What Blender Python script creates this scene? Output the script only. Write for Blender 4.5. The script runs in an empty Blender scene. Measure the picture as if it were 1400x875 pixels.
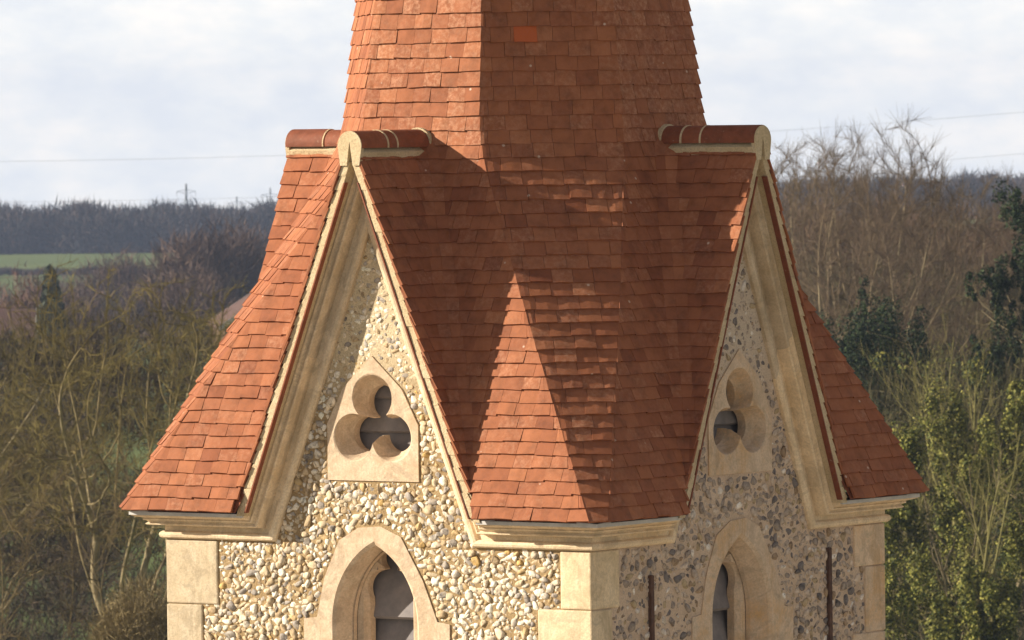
import bpy, bmesh, math, random
import numpy as np
from mathutils import Vector, Matrix
from mathutils.geometry import tessellate_polygon
R = math.radians
sc = bpy.context.scene
col = sc.collection

# ------------------------------------------------------------------ camera
ZS = 17.0                                   # height of the string course above the ground
CD, CF, CZ, CAZ, CPITCH, CROLL, CYAW = 57.64, 10094.6, 3.354, .6218, -.0299, -.0132, .0018
cam_pos = np.array([math.sin(CAZ)*CD, -math.cos(CAZ)*CD, ZS+CZ])
ya = CAZ+CYAW
FW = np.array([-math.sin(ya)*math.cos(CPITCH), math.cos(ya)*math.cos(CPITCH), math.sin(CPITCH)])
_r = np.array([math.cos(ya), math.sin(ya), 0.]); _u = np.cross(_r, FW)
RT = _r*math.cos(CROLL)+_u*math.sin(CROLL); UP = -_r*math.sin(CROLL)+_u*math.cos(CROLL)
cd = bpy.data.cameras.new('camera'); cam = bpy.data.objects.new('camera', cd); col.objects.link(cam)
cam.matrix_world = Matrix(((RT[0], UP[0], -FW[0], cam_pos[0]), (RT[1], UP[1], -FW[1], cam_pos[1]),
                           (RT[2], UP[2], -FW[2], cam_pos[2]), (0, 0, 0, 1)))
cd.sensor_width = 36; cd.lens = 36*CF/1400; cd.clip_start = 1; cd.clip_end = 20000
cd.dof.use_dof = True; cd.dof.focus_distance = 55.8; cd.dof.aperture_fstop = 14.0
sc.camera = cam

# ------------------------------------------------------------------ light
SUN_EL, SUN_REL = R(22.5), R(57.)           # elevation; angle from the left wall's normal towards its left
S = np.array([-math.sin(SUN_REL)*math.cos(SUN_EL), -math.cos(SUN_REL)*math.cos(SUN_EL), math.sin(SUN_EL)])
sd = bpy.data.lights.new('sun', 'SUN'); sd.energy = 5.0; sd.angle = R(.53); sd.color = (1, .88, .70)
so = bpy.data.objects.new('sun', sd); col.objects.link(so)
so.rotation_euler = Vector(S).to_track_quat('Z', 'Y').to_euler()
w = bpy.data.worlds.new('World'); sc.world = w; w.use_nodes = True
nt = w.node_tree; nt.nodes.clear(); N = nt.nodes.new; L = nt.links.new
out = N('ShaderNodeOutputWorld'); bg = N('ShaderNodeBackground'); sky = N('ShaderNodeTexSky')
sky.sky_type = 'NISHITA'; sky.sun_disc = False; sky.sun_elevation = SUN_EL
sky.sun_rotation = math.atan2(S[0], S[1]); sky.altitude = 50; sky.dust_density = 1.5
tc = N('ShaderNodeTexCoord'); mp = N('ShaderNodeMapping'); mp.inputs['Scale'].default_value = (1, 1, 2.2)
L(tc.outputs['Generated'], mp.inputs['Vector'])
n1 = N('ShaderNodeTexNoise'); n1.inputs['Scale'].default_value = 75; n1.inputs['Detail'].default_value = 7; n1.inputs['Roughness'].default_value = .6
L(mp.outputs['Vector'], n1.inputs['Vector'])
cr = N('ShaderNodeValToRGB'); e = cr.color_ramp.elements
e[0].position = .36; e[0].color = (8.7, 9.0, 9.4, 1); e[1].position = .66; e[1].color = (10.9, 10.5, 10.0, 1)
m_ = e.new(.5); m_.color = (9.6, 9.7, 9.7, 1)
L(n1.outputs['Fac'], cr.inputs['Fac'])
sx = N('ShaderNodeSeparateXYZ'); L(tc.outputs['Generated'], sx.inputs[0])
mr = N('ShaderNodeMapRange'); mr.inputs['From Min'].default_value = .03; mr.inputs['From Max'].default_value = .22
mr.inputs['To Min'].default_value = 1; mr.inputs['To Max'].default_value = .0
L(sx.outputs['Z'], mr.inputs['Value'])
mx = N('ShaderNodeMix'); mx.data_type = 'RGBA'
L(mr.outputs['Result'], mx.inputs['Factor']); 
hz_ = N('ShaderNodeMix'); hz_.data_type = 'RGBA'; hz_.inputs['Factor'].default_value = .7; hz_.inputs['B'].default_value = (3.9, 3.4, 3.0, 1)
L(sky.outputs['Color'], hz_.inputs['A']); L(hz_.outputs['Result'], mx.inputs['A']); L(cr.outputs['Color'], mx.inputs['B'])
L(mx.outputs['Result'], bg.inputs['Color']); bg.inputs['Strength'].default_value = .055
L(bg.outputs['Background'], out.inputs['Surface'])
vs = sc.view_settings; vs.view_transform = 'Standard'; vs.look = 'None'; vs.gamma = 1; vs.use_curve_mapping = False
vs.exposure = 0.90
sc.render.engine = 'CYCLES'; sc.cycles.use_denoising = True; sc.cycles.max_bounces = 6
sc.cycles.volume_bounces = 0; sc.cycles.transparent_max_bounces = 8

# ------------------------------------------------------------------ helpers
class MB:
    def __init__(s): s.v = []; s.f = []; s.c = []; s.n = 0
    def add(s, V, F, c=(.5, .5, .5)):
        V = np.asarray(V, float); s.v.append(V)
        for f in F: s.f.append([i+s.n for i in f])
        c = np.asarray(c, float)
        s.c.append(np.tile(c, (len(V), 1)) if c.ndim == 1 else c)
        s.n += len(V)
    def box8(s, P, c=(.5, .5, .5)):          # 4 bottom ring then 4 top ring
        s.add(P, [(0, 3, 2, 1), (4, 5, 6, 7), (0, 1, 5, 4), (1, 2, 6, 5), (2, 3, 7, 6), (3, 0, 4, 7)], c)
    def build(s, name, mat, parent=None, smooth=False, recalc=False):
        V = np.concatenate(s.v) if s.v else np.zeros((0, 3))
        return mesh_obj(name, V, s.f, np.concatenate(s.c) if s.c else None, mat, parent, smooth, recalc)

def mesh_obj(name, V, F, C, mat, parent=None, smooth=False, recalc=False):
    me = bpy.data.meshes.new(name)
    if isinstance(F, np.ndarray):
        nf, k = F.shape
        me.vertices.add(len(V)); me.vertices.foreach_set('co', np.ascontiguousarray(V, dtype=np.float32).ravel())
        me.loops.add(nf*k); me.loops.foreach_set('vertex_index', np.ascontiguousarray(F, dtype=np.int32).ravel())
        me.polygons.add(nf); me.polygons.foreach_set('loop_start', np.arange(0, nf*k, k, dtype=np.int32))
        me.update(calc_edges=True)
    else:
        me.from_pydata([tuple(v) for v in V], [], F); me.update()
    if C is not None:
        a = me.color_attributes.new('tint', 'FLOAT_COLOR', 'POINT')
        c4 = np.ones((len(V), 4), np.float32); c4[:, :3] = C; a.data.foreach_set('color', c4.ravel())
    if recalc:
        bm = bmesh.new(); bm.from_mesh(me); bmesh.ops.recalc_face_normals(bm, faces=bm.faces); bm.to_mesh(me); bm.free()
    if smooth: me.polygons.foreach_set('use_smooth', [True]*len(me.polygons))
    if mat: me.materials.append(mat)
    o = bpy.data.objects.new(name, me); col.objects.link(o)
    if parent: o.parent = parent
    return o

def empty(name, loc=(0, 0, 0), parent=None):
    o = bpy.data.objects.new(name, None); o.location = loc; col.objects.link(o); o.empty_display_size = .3
    if parent: o.parent = parent
    return o
def tag(o, label=None, cat=None, group=None, kind=None):
    if label: o['label'] = label
    if cat: o['category'] = cat
    if group: o['group'] = group
    if kind: o['kind'] = kind
    return o

# ------------------------------------------------------------------ materials
def new_mat(name, rough=.85, spec=.3):
    m = bpy.data.materials.new(name); m.use_nodes = True
    b = m.node_tree.nodes['Principled BSDF']; b.inputs['Roughness'].default_value = rough
    b.inputs['Specular IOR Level'].default_value = spec
    return m, m.node_tree, b
def nz(t, scale, detail=4, rough=.6, vec=None, dist=0):
    n = t.nodes.new('ShaderNodeTexNoise'); n.inputs['Scale'].default_value = scale; n.inputs['Detail'].default_value = detail
    n.inputs['Roughness'].default_value = rough; n.inputs['Distortion'].default_value = dist
    if vec: t.links.new(vec, n.inputs['Vector'])
    return n.outputs['Fac']
def obco(t, scale=(1, 1, 1)):
    c = t.nodes.new('ShaderNodeTexCoord'); m = t.nodes.new('ShaderNodeMapping'); m.inputs['Scale'].default_value = scale
    t.links.new(c.outputs['Object'], m.inputs['Vector']); return m.outputs['Vector']
def ramp(t, fac, stops):
    r = t.nodes.new('ShaderNodeValToRGB'); e = r.color_ramp.elements
    while len(e) < len(stops): e.new(.5)
    for el, (p, c) in zip(e, stops): el.position = p; el.color = (*c, 1) if len(c) == 3 else c
    t.links.new(fac, r.inputs['Fac']); return r.outputs['Color']
def mixc(t, fac, a, b, mode='MIX'):
    m = t.nodes.new('ShaderNodeMix'); m.data_type = 'RGBA'; m.blend_type = mode
    for s, v in (('Factor', fac), ('A', a), ('B', b)):
        if hasattr(v, 'links'): t.links.new(v, m.inputs[s])
        elif s == 'Factor': m.inputs[s].default_value = v
        else: m.inputs[s].default_value = (*v, 1)
    return m.outputs['Result']
def attr(t):
    a = t.nodes.new('ShaderNodeAttribute'); a.attribute_name = 'tint'
    s = t.nodes.new('ShaderNodeSeparateColor'); t.links.new(a.outputs['Color'], s.inputs[0])
    return a.outputs['Color'], s.outputs
def bump(t, b, h, strength=.4, dist=.01):
    n = t.nodes.new('ShaderNodeBump'); n.inputs['Strength'].default_value = strength; n.inputs['Distance'].default_value = dist
    t.links.new(h, n.inputs['Height']); t.links.new(n.outputs['Normal'], b.inputs['Normal'])
def grey(v): return (v, v, v)

def mat_tile():
    m, t, b = new_mat('clay_tile', .8, .25)
    c, s = attr(t); v = obco(t)
    base = ramp(t, s[0], [(0, (.18, .054, .026)), (.35, (.258, .087, .040)), (.7, (.318, .115, .052)), (1, (.385, .150, .069))])
    blot = ramp(t, nz(t, 9, 5, .65, v), [(.30, grey(.62)), (.52, grey(1)), (.75, (1.18, 1.2, 1.22))])
    base = mixc(t, .75, base, blot, 'MULTIPLY')
    # pale bloom, a per-tile amount in the green channel
    bl = t.nodes.new('ShaderNodeMath'); bl.operation = 'MULTIPLY'
    t.links.new(s[1], bl.inputs[0]); f2 = ramp(t, nz(t, 28, 4, .7, v), [(.42, grey(0)), (.72, grey(1))]); t.links.new(f2, bl.inputs[1])
    base = mixc(t, bl.outputs[0], base, (.70, .41, .27))
    nw = t.nodes.new('ShaderNodeMath'); nw.operation = 'GREATER_THAN'; nw.inputs[1].default_value = 1.5; t.links.new(s[2], nw.inputs[0])
    base = mixc(t, nw.outputs[0], base, (.46, .108, .033))
    # a few lichen specks and droppings
    vo = t.nodes.new('ShaderNodeTexVoronoi'); vo.inputs['Scale'].default_value = 4.5; t.links.new(v, vo.inputs['Vector'])
    sp = ramp(t, vo.outputs['Distance'], [(.035, grey(.75)), (.06, grey(0))])
    base = mixc(t, sp, base, (.62, .50, .42))
    t.links.new(base, b.inputs['Base Color'])
    bump(t, b, nz(t, 55, 5, .7, v), .35, .008)
    return m

def mat_stone(name, lo, mid, hi, stain=(.42, .32, .19), grow=None, scale=5):
    m, t, b = new_mat(name, .9, .2)
    v = obco(t)
    base = ramp(t, nz(t, scale, 6, .65, v, .6), [(.28, lo), (.5, mid), (.72, hi)])
    base = mixc(t, ramp(t, nz(t, 2.1, 5, .7, v), [(.48, grey(0)), (.72, grey(.75))]), base, stain)
    if grow: base = mixc(t, ramp(t, nz(t, 7, 6, .75, obco(t, (1, 1, 1.6))), [(.55, grey(0)), (.72, grey(.8))]), base, grow)
    base = mixc(t, ramp(t, nz(t, 60, 3, .7, v), [(.35, grey(.5)), (.6, grey(0))]), base, tuple(.62*x for x in mid))
    base = mixc(t, ramp(t, nz(t, 3.6, 7, .75, v, 1.2), [(.50, grey(0)), (.60, grey(.5)), (.75, grey(.2))]), base, tuple(.52*x for x in mid))
    base = mixc(t, ramp(t, nz(t, 1.6, 6, .8, obco(t, (3, 3, .5))), [(.52, grey(0)), (.70, grey(.45))]), base, tuple(.6*x for x in stain))
    c, s = attr(t)
    base = mixc(t, 1.0, base, ramp(t, s[0], [(0, grey(.55)), (.5, grey(.95)), (1, (1.2, 1.17, 1.1))]), 'MULTIPLY')
    t.links.new(base, b.inputs['Base Color'])
    bump(t, b, nz(t, 45, 6, .75, v), .5, .012)
    return m

def mat_mortar(name, a, bcol, c, upper=None):
    m, t, b = new_mat(name, .95, .1)
    v = obco(t)
    base = ramp(t, nz(t, 3.5, 6, .7, v), [(.3, a), (.5, bcol), (.7, c)])
    if upper:
        sx_ = t.nodes.new('ShaderNodeSeparateXYZ'); t.links.new(v, sx_.inputs[0])
        mr_ = t.nodes.new('ShaderNodeMapRange'); mr_.inputs['From Min'].default_value = ZS+.9; mr_.inputs['From Max'].default_value = ZS+1.5
        t.links.new(sx_.outputs['Z'], mr_.inputs['Value']); base = mixc(t, mr_.outputs['Result'], base, upper)
    base = mixc(t, ramp(t, nz(t, 70, 3, .8, v), [(.3, grey(.6)), (.55, grey(0))]), base, tuple(.55*x for x in a))
    t.links.new(base, b.inputs['Base Color'])
    bump(t, b, nz(t, 60, 6, .8, v), .8, .02)
    return m

def mat_flint():
    m, t, b = new_mat('flint', .75, .3)
    c, s = attr(t); v = obco(t)
    n = nz(t, 21, 5, .7, v, .8)
    dark = ramp(t, n, [(.36, (.30, .285, .28)), (.47, (.86, .82, .76)), (.66, grey(1.18))])
    base = mixc(t, .9, c, dark, 'MULTIPLY')
    base = mixc(t, ramp(t, nz(t, 13, 4, .7, v), [(.55, grey(0)), (.68, grey(.5))]), base, (.40, .31, .19))
    t.links.new(base, b.inputs['Base Color'])
    bump(t, b, nz(t, 50, 4, .7, v), .5, .01)
    return m

def mat_tint(name, rough=.9, spec=.15, sc_=3., lo=.6, hi=1.3, trans=0):
    m, t, b = new_mat(name, rough, spec)
    c, s = attr(t)
    base = mixc(t, .8, c, ramp(t, nz(t, sc_, 4, .6, obco(t)), [(.3, grey(lo)), (.7, grey(hi))]), 'MULTIPLY')
    t.links.new(base, b.inputs['Base Color'])
    return m

def mat_plain(name, a, bcol, scale=4, rough=.8, spec=.2, bs=0):
    m, t, b = new_mat(name, rough, spec)
    v = obco(t); f = nz(t, scale, 5, .65, v)
    t.links.new(ramp(t, f, [(.32, a), (.68, bcol)]), b.inputs['Base Color'])
    if bs: bump(t, b, f, bs, .01)
    return m

M = {}
M['tile'] = mat_tile()
def mat_ridge():
    m, t, b = new_mat('ridge_clay', .7, .3); v = obco(t)
    oi = t.nodes.new('ShaderNodeObjectInfo')
    base = ramp(t, oi.outputs['Random'], [(0, (.19, .056, .027)), (1, (.29, .092, .042))])
    base = mixc(t, .8, base, ramp(t, nz(t, 12, 6, .7, v), [(.3, grey(.6)), (.55, grey(1)), (.75, (1.25, 1.3, 1.4))]), 'MULTIPLY')
    base = mixc(t, ramp(t, nz(t, 38, 4, .7, v), [(.62, grey(0)), (.72, grey(.5))]), base, (.42, .33, .24))
    t.links.new(base, b.inputs['Base Color']); bump(t, b, nz(t, 40, 5, .7, v), .4, .01); return m
M['ridge'] = mat_ridge()
M['stone'] = mat_stone('limestone', (.53, .42, .28), (.70, .575, .41), (.77, .655, .50), (.48, .39, .25), (.42, .375, .29), 6)
M['surround'] = mat_stone('pinkish_limestone', (.55, .40, .275), (.69, .54, .395), (.76, .635, .49), (.60, .42, .26), (.50, .42, .31), 9)
M['rake'] = mat_stone('weathered_limestone', (.60, .48, .34), (.74, .61, .45), (.79, .675, .53), (.60, .455, .28), (.52, .43, .30), 4)
M['eave'] = mat_stone('mossy_limestone', (.36, .28, .16), (.52, .40, .24), (.60, .48, .32), (.20, .17, .05), (.13, .115, .03), 4)
M['shadestone'] = mat_stone('lichened_limestone', (.56, .44, .32), (.70, .55, .41), (.76, .62, .49), (.66, .36, .10), (.36, .33, .25), 5)
M['pointing'] = mat_mortar('lime_pointing', (.58, .46, .29), (.68, .55, .36), (.76, .64, .46))
M['wallmortar'] = mat_mortar('flint_wall_mortar', (.30, .205, .105), (.42, .30, .165), (.54, .41, .245), (.68, .57, .40))
M['pinkmortar'] = mat_mortar('pinkish_wall_mortar', (.54, .41, .30), (.71, .55, .42), (.77, .62, .49), (.69, .585, .475))
M['flint'] = mat_flint()
M['slate'] = mat_plain('slate', (.16, .15, .16), (.26, .235, .235), 6, .75, .3, .1)
M['lead'] = mat_plain('lead', (.45, .44, .44), (.62, .6, .58), 8, .55, .4, .1)
M['iron'] = mat_plain('rusty_iron', (.045, .025, .02), (.12, .065, .045), 14, .8, .3, .2)
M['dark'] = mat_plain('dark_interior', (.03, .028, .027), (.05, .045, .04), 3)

# ------------------------------------------------------------------ the tower
A = 2.0; G = 2.247                          # wall half width; distance of the gable verge from the axis
ZE = .215                                    # tile eave above the string course
HS, HZ = .395, 3.08                          # gable slope and tile apex
RAKE = .268                                  # horizontal width of the moulded rake
def h(z): return HS*(HZ-z)
ZK = np.array([-.3, .22, 1.84, 3.0, 4.1, 15.2]); RK = np.array([2.455, 2.28, 1.7365, 1.330, 1.206, .03]); PK = np.array([2.5, 2.195, 1.223, .551, .4995, .0124])
def _sm(z, K):
    zz = z+np.linspace(-.28, .28, 15); ww = 1-np.abs(np.linspace(-.9, .9, 15)); return float((np.interp(zz, ZK, K)*ww).sum()/ww.sum())
def rc(z): return _sm(z, RK)
def pc(z): return min(_sm(z, PK), rc(z)-.02*min(1, rc(z)))
def face(k, s, o, z):
    cs, sn = ((1, 0), (0, 1), (-1, 0), (0, -1))[k % 4]
    return (s*cs+o*sn, s*sn-o*cs, z+ZS)
def diag(k, s, o, z):
    a = R(45+90*k); return (s*math.cos(a)+o*math.sin(a), s*math.sin(a)-o*math.cos(a), z+ZS)

tower = tag(empty('church_tower'), 'square flint church tower with stone gables, louvred windows and red clay tiled spire', 'church tower')
rng = random.Random(7)
zl = [ZE]
while zl[-1] < 14.6:
    z = zl[-1]; zl.append(z+.0955+.0175*min(1, max(0, (z-1.2)/2.2)))

def tile(mb, fn, sa, sb, ta, tb, ob, ot, zb, zt, nrm, tint, lift=.036, th=.021):
    # a tile: bottom edge sa..sb at (ob, zb), head ta..tb at (ot, zt); nrm = (outward, up) of the slope
    j = rng.uniform
    l1 = lift+j(-.003, .005); d1, d2 = j(-.005, .006), j(-.004, .004)
    def P(s, o, z, off): return fn(s, o+nrm[0]*off, z+nrm[1]*off)
    g = .0012
    sm, tm = (sa+sb)/2, (ta+tb)/2; cam_ = j(.001, .005)
    V = [P(sa+g, ob, zb+d1+d2, l1-th), P(sm, ob, zb+d1, l1-th+cam_), P(sb-g, ob, zb+d1-d2, l1-th), P(tb-g, ot, zt, .001), P(tm, ot, zt, .001), P(ta+g, ot, zt, .001),
         P(sa+g, ob, zb+d1+d2, l1), P(sm, ob, zb+d1, l1+cam_), P(sb-g, ob, zb+d1-d2, l1), P(tb-g, ot, zt, .010), P(tm, ot, zt, .012), P(ta+g, ot, zt, .010)]
    F = [(6, 7, 10, 11), (7, 8, 9, 10), (0, 1, 7, 6), (1, 2, 8, 7), (2, 3, 9, 8), (5, 0, 6, 11), (1, 0, 5, 4), (2, 1, 4, 3), (3, 4, 10, 9), (4, 5, 11, 10)]
    mb.add(V, F, tint)

def tint(z=1., bloom=0):
    a = min(1, max(0, rng.gauss(.54, .13))); b_ = max(0, rng.gauss(.06+bloom, .12))
    return (a, min(.9, b_), rng.random()*.9)

def course(mb, fn, w0, w1, t0, t1, ob, ot, zb, zt, i, nrm, bloom=0, skip=None):
    # lay tiles from w0 to w1 along the bottom edge
    s = w0-rng.uniform(.02, .15) if (w1-w0) > .3 else w0
    while s < w1-.004:
        e_ = s+.165+rng.uniform(-.008, .008)
        if (w1-e_) < .045: e_ = w1+.001
        a, b = max(s, w0), min(e_, w1)
        segs = [(a, b)]
        if skip: segs = skip(a, b)
        for a_, b_ in segs:
            if b_-a_ > .012:
                ta, tb = min(max(a_, t0), t1), min(max(b_, t0), t1)
                if s <= w0 and a_ == w0: ta = t0
                if e_ >= w1 and b_ == w1: tb = t1
                if tb-ta < .002: tb = ta+.002
                tile(mb, fn, a_, b_, ta, tb, ob, ot, zb, zt, nrm, tint(zb, bloom))
        s = e_

# main roof: four swept faces, four broach facets, one skin beneath
roof = MB()
for i, zb in enumerate(zl[:-1]):
    zt = zb+1.75*(zl[i+1]-zb)
    rb, rt, pb, pt = rc(zb), rc(zt), pc(zb), pc(zt)
    for k in range(4):
        sl = (rb-rt)/(zt-zb); nn = (1/math.hypot(1, sl), sl/math.hypot(1, sl))
        ex = .015
        hh = h(zb) if zb < HZ else -1
        if hh > 0:
            def skip(a, b, hh=hh, deep=(zb > 1.0)):
                lim = hh-(.10 if deep else -.004)
                o = []
                if a < -lim: o.append((a, min(b, -lim)))
                if b > lim: o.append((max(a, lim), b))
                return o
        else: skip = None
        course(roof, lambda s, o, z, k=k: face(k, s, o, z), -pb-ex, pb+ex, -pt-ex*.4, pt+ex*.4, rb, rt, zb, zt, i, nn, .22 if zb > 2.9 else 0, skip)
        qb, qt = (rb-pb)/math.sqrt(2), (rt-pt)/math.sqrt(2); db, dt = (rb+pb)/math.sqrt(2), (rt+pt)/math.sqrt(2)
        sl = (db-dt)/(zt-zb); nn = (1/math.hypot(1, sl), sl/math.hypot(1, sl))
        course(roof, lambda s, o, z, k=k: diag(k, s, o, z), -qb-ex, qb+ex, -qt-ex*.4, qt+ex*.4, db, dt, zb, zt, i, nn, .04)
    z2 = zl[i+1]
    for k in range(4):
        r1, r2, p1, p2 = rc(zb)-.004, rc(z2)-.004, pc(zb), pc(z2)
        if zb > 1.75:
            roof.add([face(k, -p1, r1, zb), face(k, p1, r1, zb), face(k, p2, r2, z2), face(k, -p2, r2, z2)], [(0, 1, 2, 3)], (.1, 0, .5))
        else:
            for sg in (-1, 1):
                roof.add([face(k, sg*(h(zb)-.01), r1, zb), face(k, sg*p1, r1, zb), face(k, sg*p2, r2, z2), face(k, sg*(h(z2)-.01), r2, z2)], [(0, 1, 2, 3)], (.1, 0, .5))
        a1, a2 = face(k, p1, r1, zb), face(k, p2, r2, z2)
        b1, b2 = face(k+1, -p1, r1, zb), face(k+1, -p2, r2, z2)
        roof.add([a1, b1, b2, a2], [(0, 1, 2, 3)], (.1, 0, .5))
# the one bright new tile high on the broach facet
zb = min(zl, key=lambda z: abs(z-3.83)); rb, pb = rc(zb), pc(zb); zt = zb+.17
tile(roof, lambda s, o, z: diag(0, s, o, z), -.27, -.09, -.27, -.09, rb, rc(zt), zb, zt, (1, .1), (1., 0., 3.), .052)
roof.build('spire_roof', M['tile'], tower)

# gable roofs
for k in range(4):
    gr = MB()
    for i, zb in enumerate(zl):
        if zb > HZ-.10: break
        zt = min(zb+1.75*(zl[i+1]-zb), HZ-.01)
        rb = rc(zb)
        if G-rb < .015: continue
        dz = zt-zb; ln = math.hypot(HS, 1); nn = (1/ln, HS/ln)
        for sg in (-1, 1):
            # local frame of the slope: along = distance from the axis towards the verge, outward = +-s
            fn = (lambda a_, o_, z_, k=k, sg=sg: face(k, sg*o_, a_, z_))
            back = max(.2, rb-.14)
            g_ = G+rng.uniform(-.006, .008)
            course(gr, fn, back, g_, back, g_, h(zb), h(zt), zb, zt, i, nn, .0)
            wv = min(.14, G-rb-.03)
            if wv > .04:                       # swept valley tiles, turning the corner
                hb, ht, rt = h(zb), h(zt), rc(zt)
                wt = wv
                for (f0, f1) in ((0, .5), (.5, 1)):
                    def Pq(f, r_, h_, z_, off, wq):
                        x = h_+wq*f; o = r_+wq*(1-f)
                        bulge = -.028*4*f*(1-f)*(wq/.14)
                        x += (off+bulge)*.707; o += (off+bulge)*.707
                        return face(k, sg*x, o, z_+off*.35)
                    lf = .036+rng.uniform(-.003, .004)
                    V = [Pq(f0, rb, hb, zb, lf-.013, wv), Pq(f1, rb, hb, zb, lf-.013, wv), Pq(f1, rt, ht, zt, .004, wt), Pq(f0, rt, ht, zt, .004, wt),
                         Pq(f0, rb, hb, zb, lf, wv), Pq(f1, rb, hb, zb, lf, wv), Pq(f1, rt, ht, zt, .014, wt), Pq(f0, rt, ht, zt, .014, wt)]
                    gr.box8(V, tint())
    gro = gr.build('gable_roof', M['tile'], tower, recalc=True)
    # ridge: half round tiles, pale joints, bedding and the rounded end
    RC, RR = HZ-.062, .115
    back = rc(RC+RR)-.12
    def arc_shell(mb, o0, o1, r0, r1, a0=-100, a1=100, n=18):
        an = [R(90+a0+(a1-a0)*q/n) for q in range(n+1)]
        V = []
        for o_ in (o0, o1):
            for r_ in (r0, r1):
                V += [face(k, r_*math.cos(t_), o_, RC+r_*math.sin(t_)) for t_ in an]
        m_ = n+1; F = []
        for q in range(n):
            F += [(m_+q, m_+q+1, 3*m_+q+1, 3*m_+q), (q+1, q, 2*m_+q, 2*m_+q+1), (q, q+1, m_+q+1, m_+q), (2*m_+q+1, 2*m_+q, 3*m_+q, 3*m_+q+1)]
        F += [(0, m_, 3*m_, 2*m_), (n, 2*m_+n, 3*m_+n, m_+n)]
        mb.add(V, F)
    edges = [G+.002, G-.335, G-.455, back] if k % 2 == 0 else [G+.002, G-.30, G-.50, back]
    if k == 1: edges = [G+.002, G-.50, G-.68, back]
    if k == 3: edges = [G+.002, G-.37, G-.60, back]
    mo = MB()
    for a_, b_ in zip(edges[:-1], edges[1:]):
        rt_ = MB(); arc_shell(rt_, a_-.004, b_+.004, RR-.02, RR+rng.uniform(-.005, .004)); ro_ = rt_.build('ridge_tile', M['ridge'], gro, smooth=True, recalc=True); ro_.data.set_sharp_from_angle(angle=R(40))
    for e_ in edges[1:-1]: arc_shell(mo, e_+.008, e_-.008, RR-.03, RR+.0035)
    fin = rc(RC)+.03
    arc_shell(mo, fin+.02, fin-.05, RR-.03, RR+.014, -125, 125)
    for sg in (-1, 1):                        # bedding strip between ridge and tiles
        x0, x1 = sg*(RR-.012), sg*(RR-.007); n_ = 14
        for q in range(n_):
            oa = G+.004+(back-G)*q/n_; ob_ = G+.004+(back-G)*(q+1)/n_
            zz = RC-.105+rng.uniform(-.007, .007)
            V = [face(k, sg*.03, oa, zz-.02), face(k, sg*.03, ob_, zz-.02), face(k, sg*(h(zz)+.026), ob_, zz), face(k, sg*(h(zz)+.026), oa, zz),
                 face(k, sg*.03, oa, RC+.02), face(k, sg*.03, ob_, RC+.02), face(k, x1, ob_, RC-.052), face(k, x1, oa, RC-.052)]
            mo.box8(V)
    an = [R(-28+236*q/20) for q in range(21)]  # rounded mortar end
    ring_ = [(RR*.975*math.cos(t_), RC+RR*.975*math.sin(t_)) for t_ in an]
    ang_ = [q for q in ring_ if q[1] > RC-.05]; zl_ = RC-.15
    poly = ang_+[(-h(zl_)-.006, zl_), (-h(zl_)+.056, zl_), (0, RC+.035), (h(zl_)-.056, zl_), (h(zl_)+.006, zl_)]
    poly = poly[::1]
    fr = [face(k, x_, G+.006, z_) for x_, z_ in poly]; bk = [face(k, x_, G-.03, z_) for x_, z_ in poly]
    nn_ = len(poly)
    trp = [tuple(t_) for t_ in tessellate_polygon([[Vector((x_, z_, 0)) for x_, z_ in poly]])]
    mo.add(fr+bk, trp+[tuple(nn_+q for q in t_[::-1]) for t_ in trp]+[(q, (q+1) % nn_, nn_+(q+1) % nn_, nn_+q) for q in range(nn_)])
    mo.build('ridge_mortar', M['pointing'], gro, recalc=True)
    vm = MB()                                 # mortar under the verge tiles
    for sg in (-1, 1):
        zz = [.225]+[z for z in zl if .26 < z < HZ-.20]+[HZ-.19]
        for q in range(len(zz)-1):
            j0, j1, j2 = rng.uniform(-.005, .005), rng.uniform(-.004, .004), rng.uniform(-.008, .002)
            V = []
            for z_, tooth in ((zz[q]+.002, .013+j0), (zz[q+1]+.004, -.010+j1)):
                for off in (-.064, tooth):
                    for o_ in (G-.16, G-.010+j2): V.append(face(k, sg*(h(z_)+off), o_, z_))
            V = [V[0], V[1], V[3], V[2], V[4], V[5], V[7], V[6]]
            vm.box8(V)
    for sg in (-1, 1):
        V = [face(k, sg*(h(.19)-.065), A+.03, .19), face(k, sg*(h(.19)+.012), A+.03, .19), face(k, sg*(h(.19)+.012), G-.02, .19), face(k, sg*(h(.19)-.065), G-.02, .19),
             face(k, sg*(h(.40)-.055), A+.03, .40), face(k, sg*(h(.40)+.012), A+.03, .40), face(k, sg*(h(.40)+.012), G-.02, .40), face(k, sg*(h(.40)-.055), G-.02, .40)]
        vm.box8(V)
    vm.build('verge_mortar', M['pointing'], gro, recalc=True)
    for sg in (-1, 1):                        # clay undercloak beneath the mortar
        uc = MB(); V = []
        for z_ in (.215, HZ-.34):
            for o_, f_ in ((G-.05, -.078), (G-.004, -.078), (G-.004, -.066), (G-.05, -.066)): V.append(face(k, sg*(h(z_)+f_), o_, z_))
        uc.box8(V); uc.build('undercloak', M['ridge'], gro, recalc=True)

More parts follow.
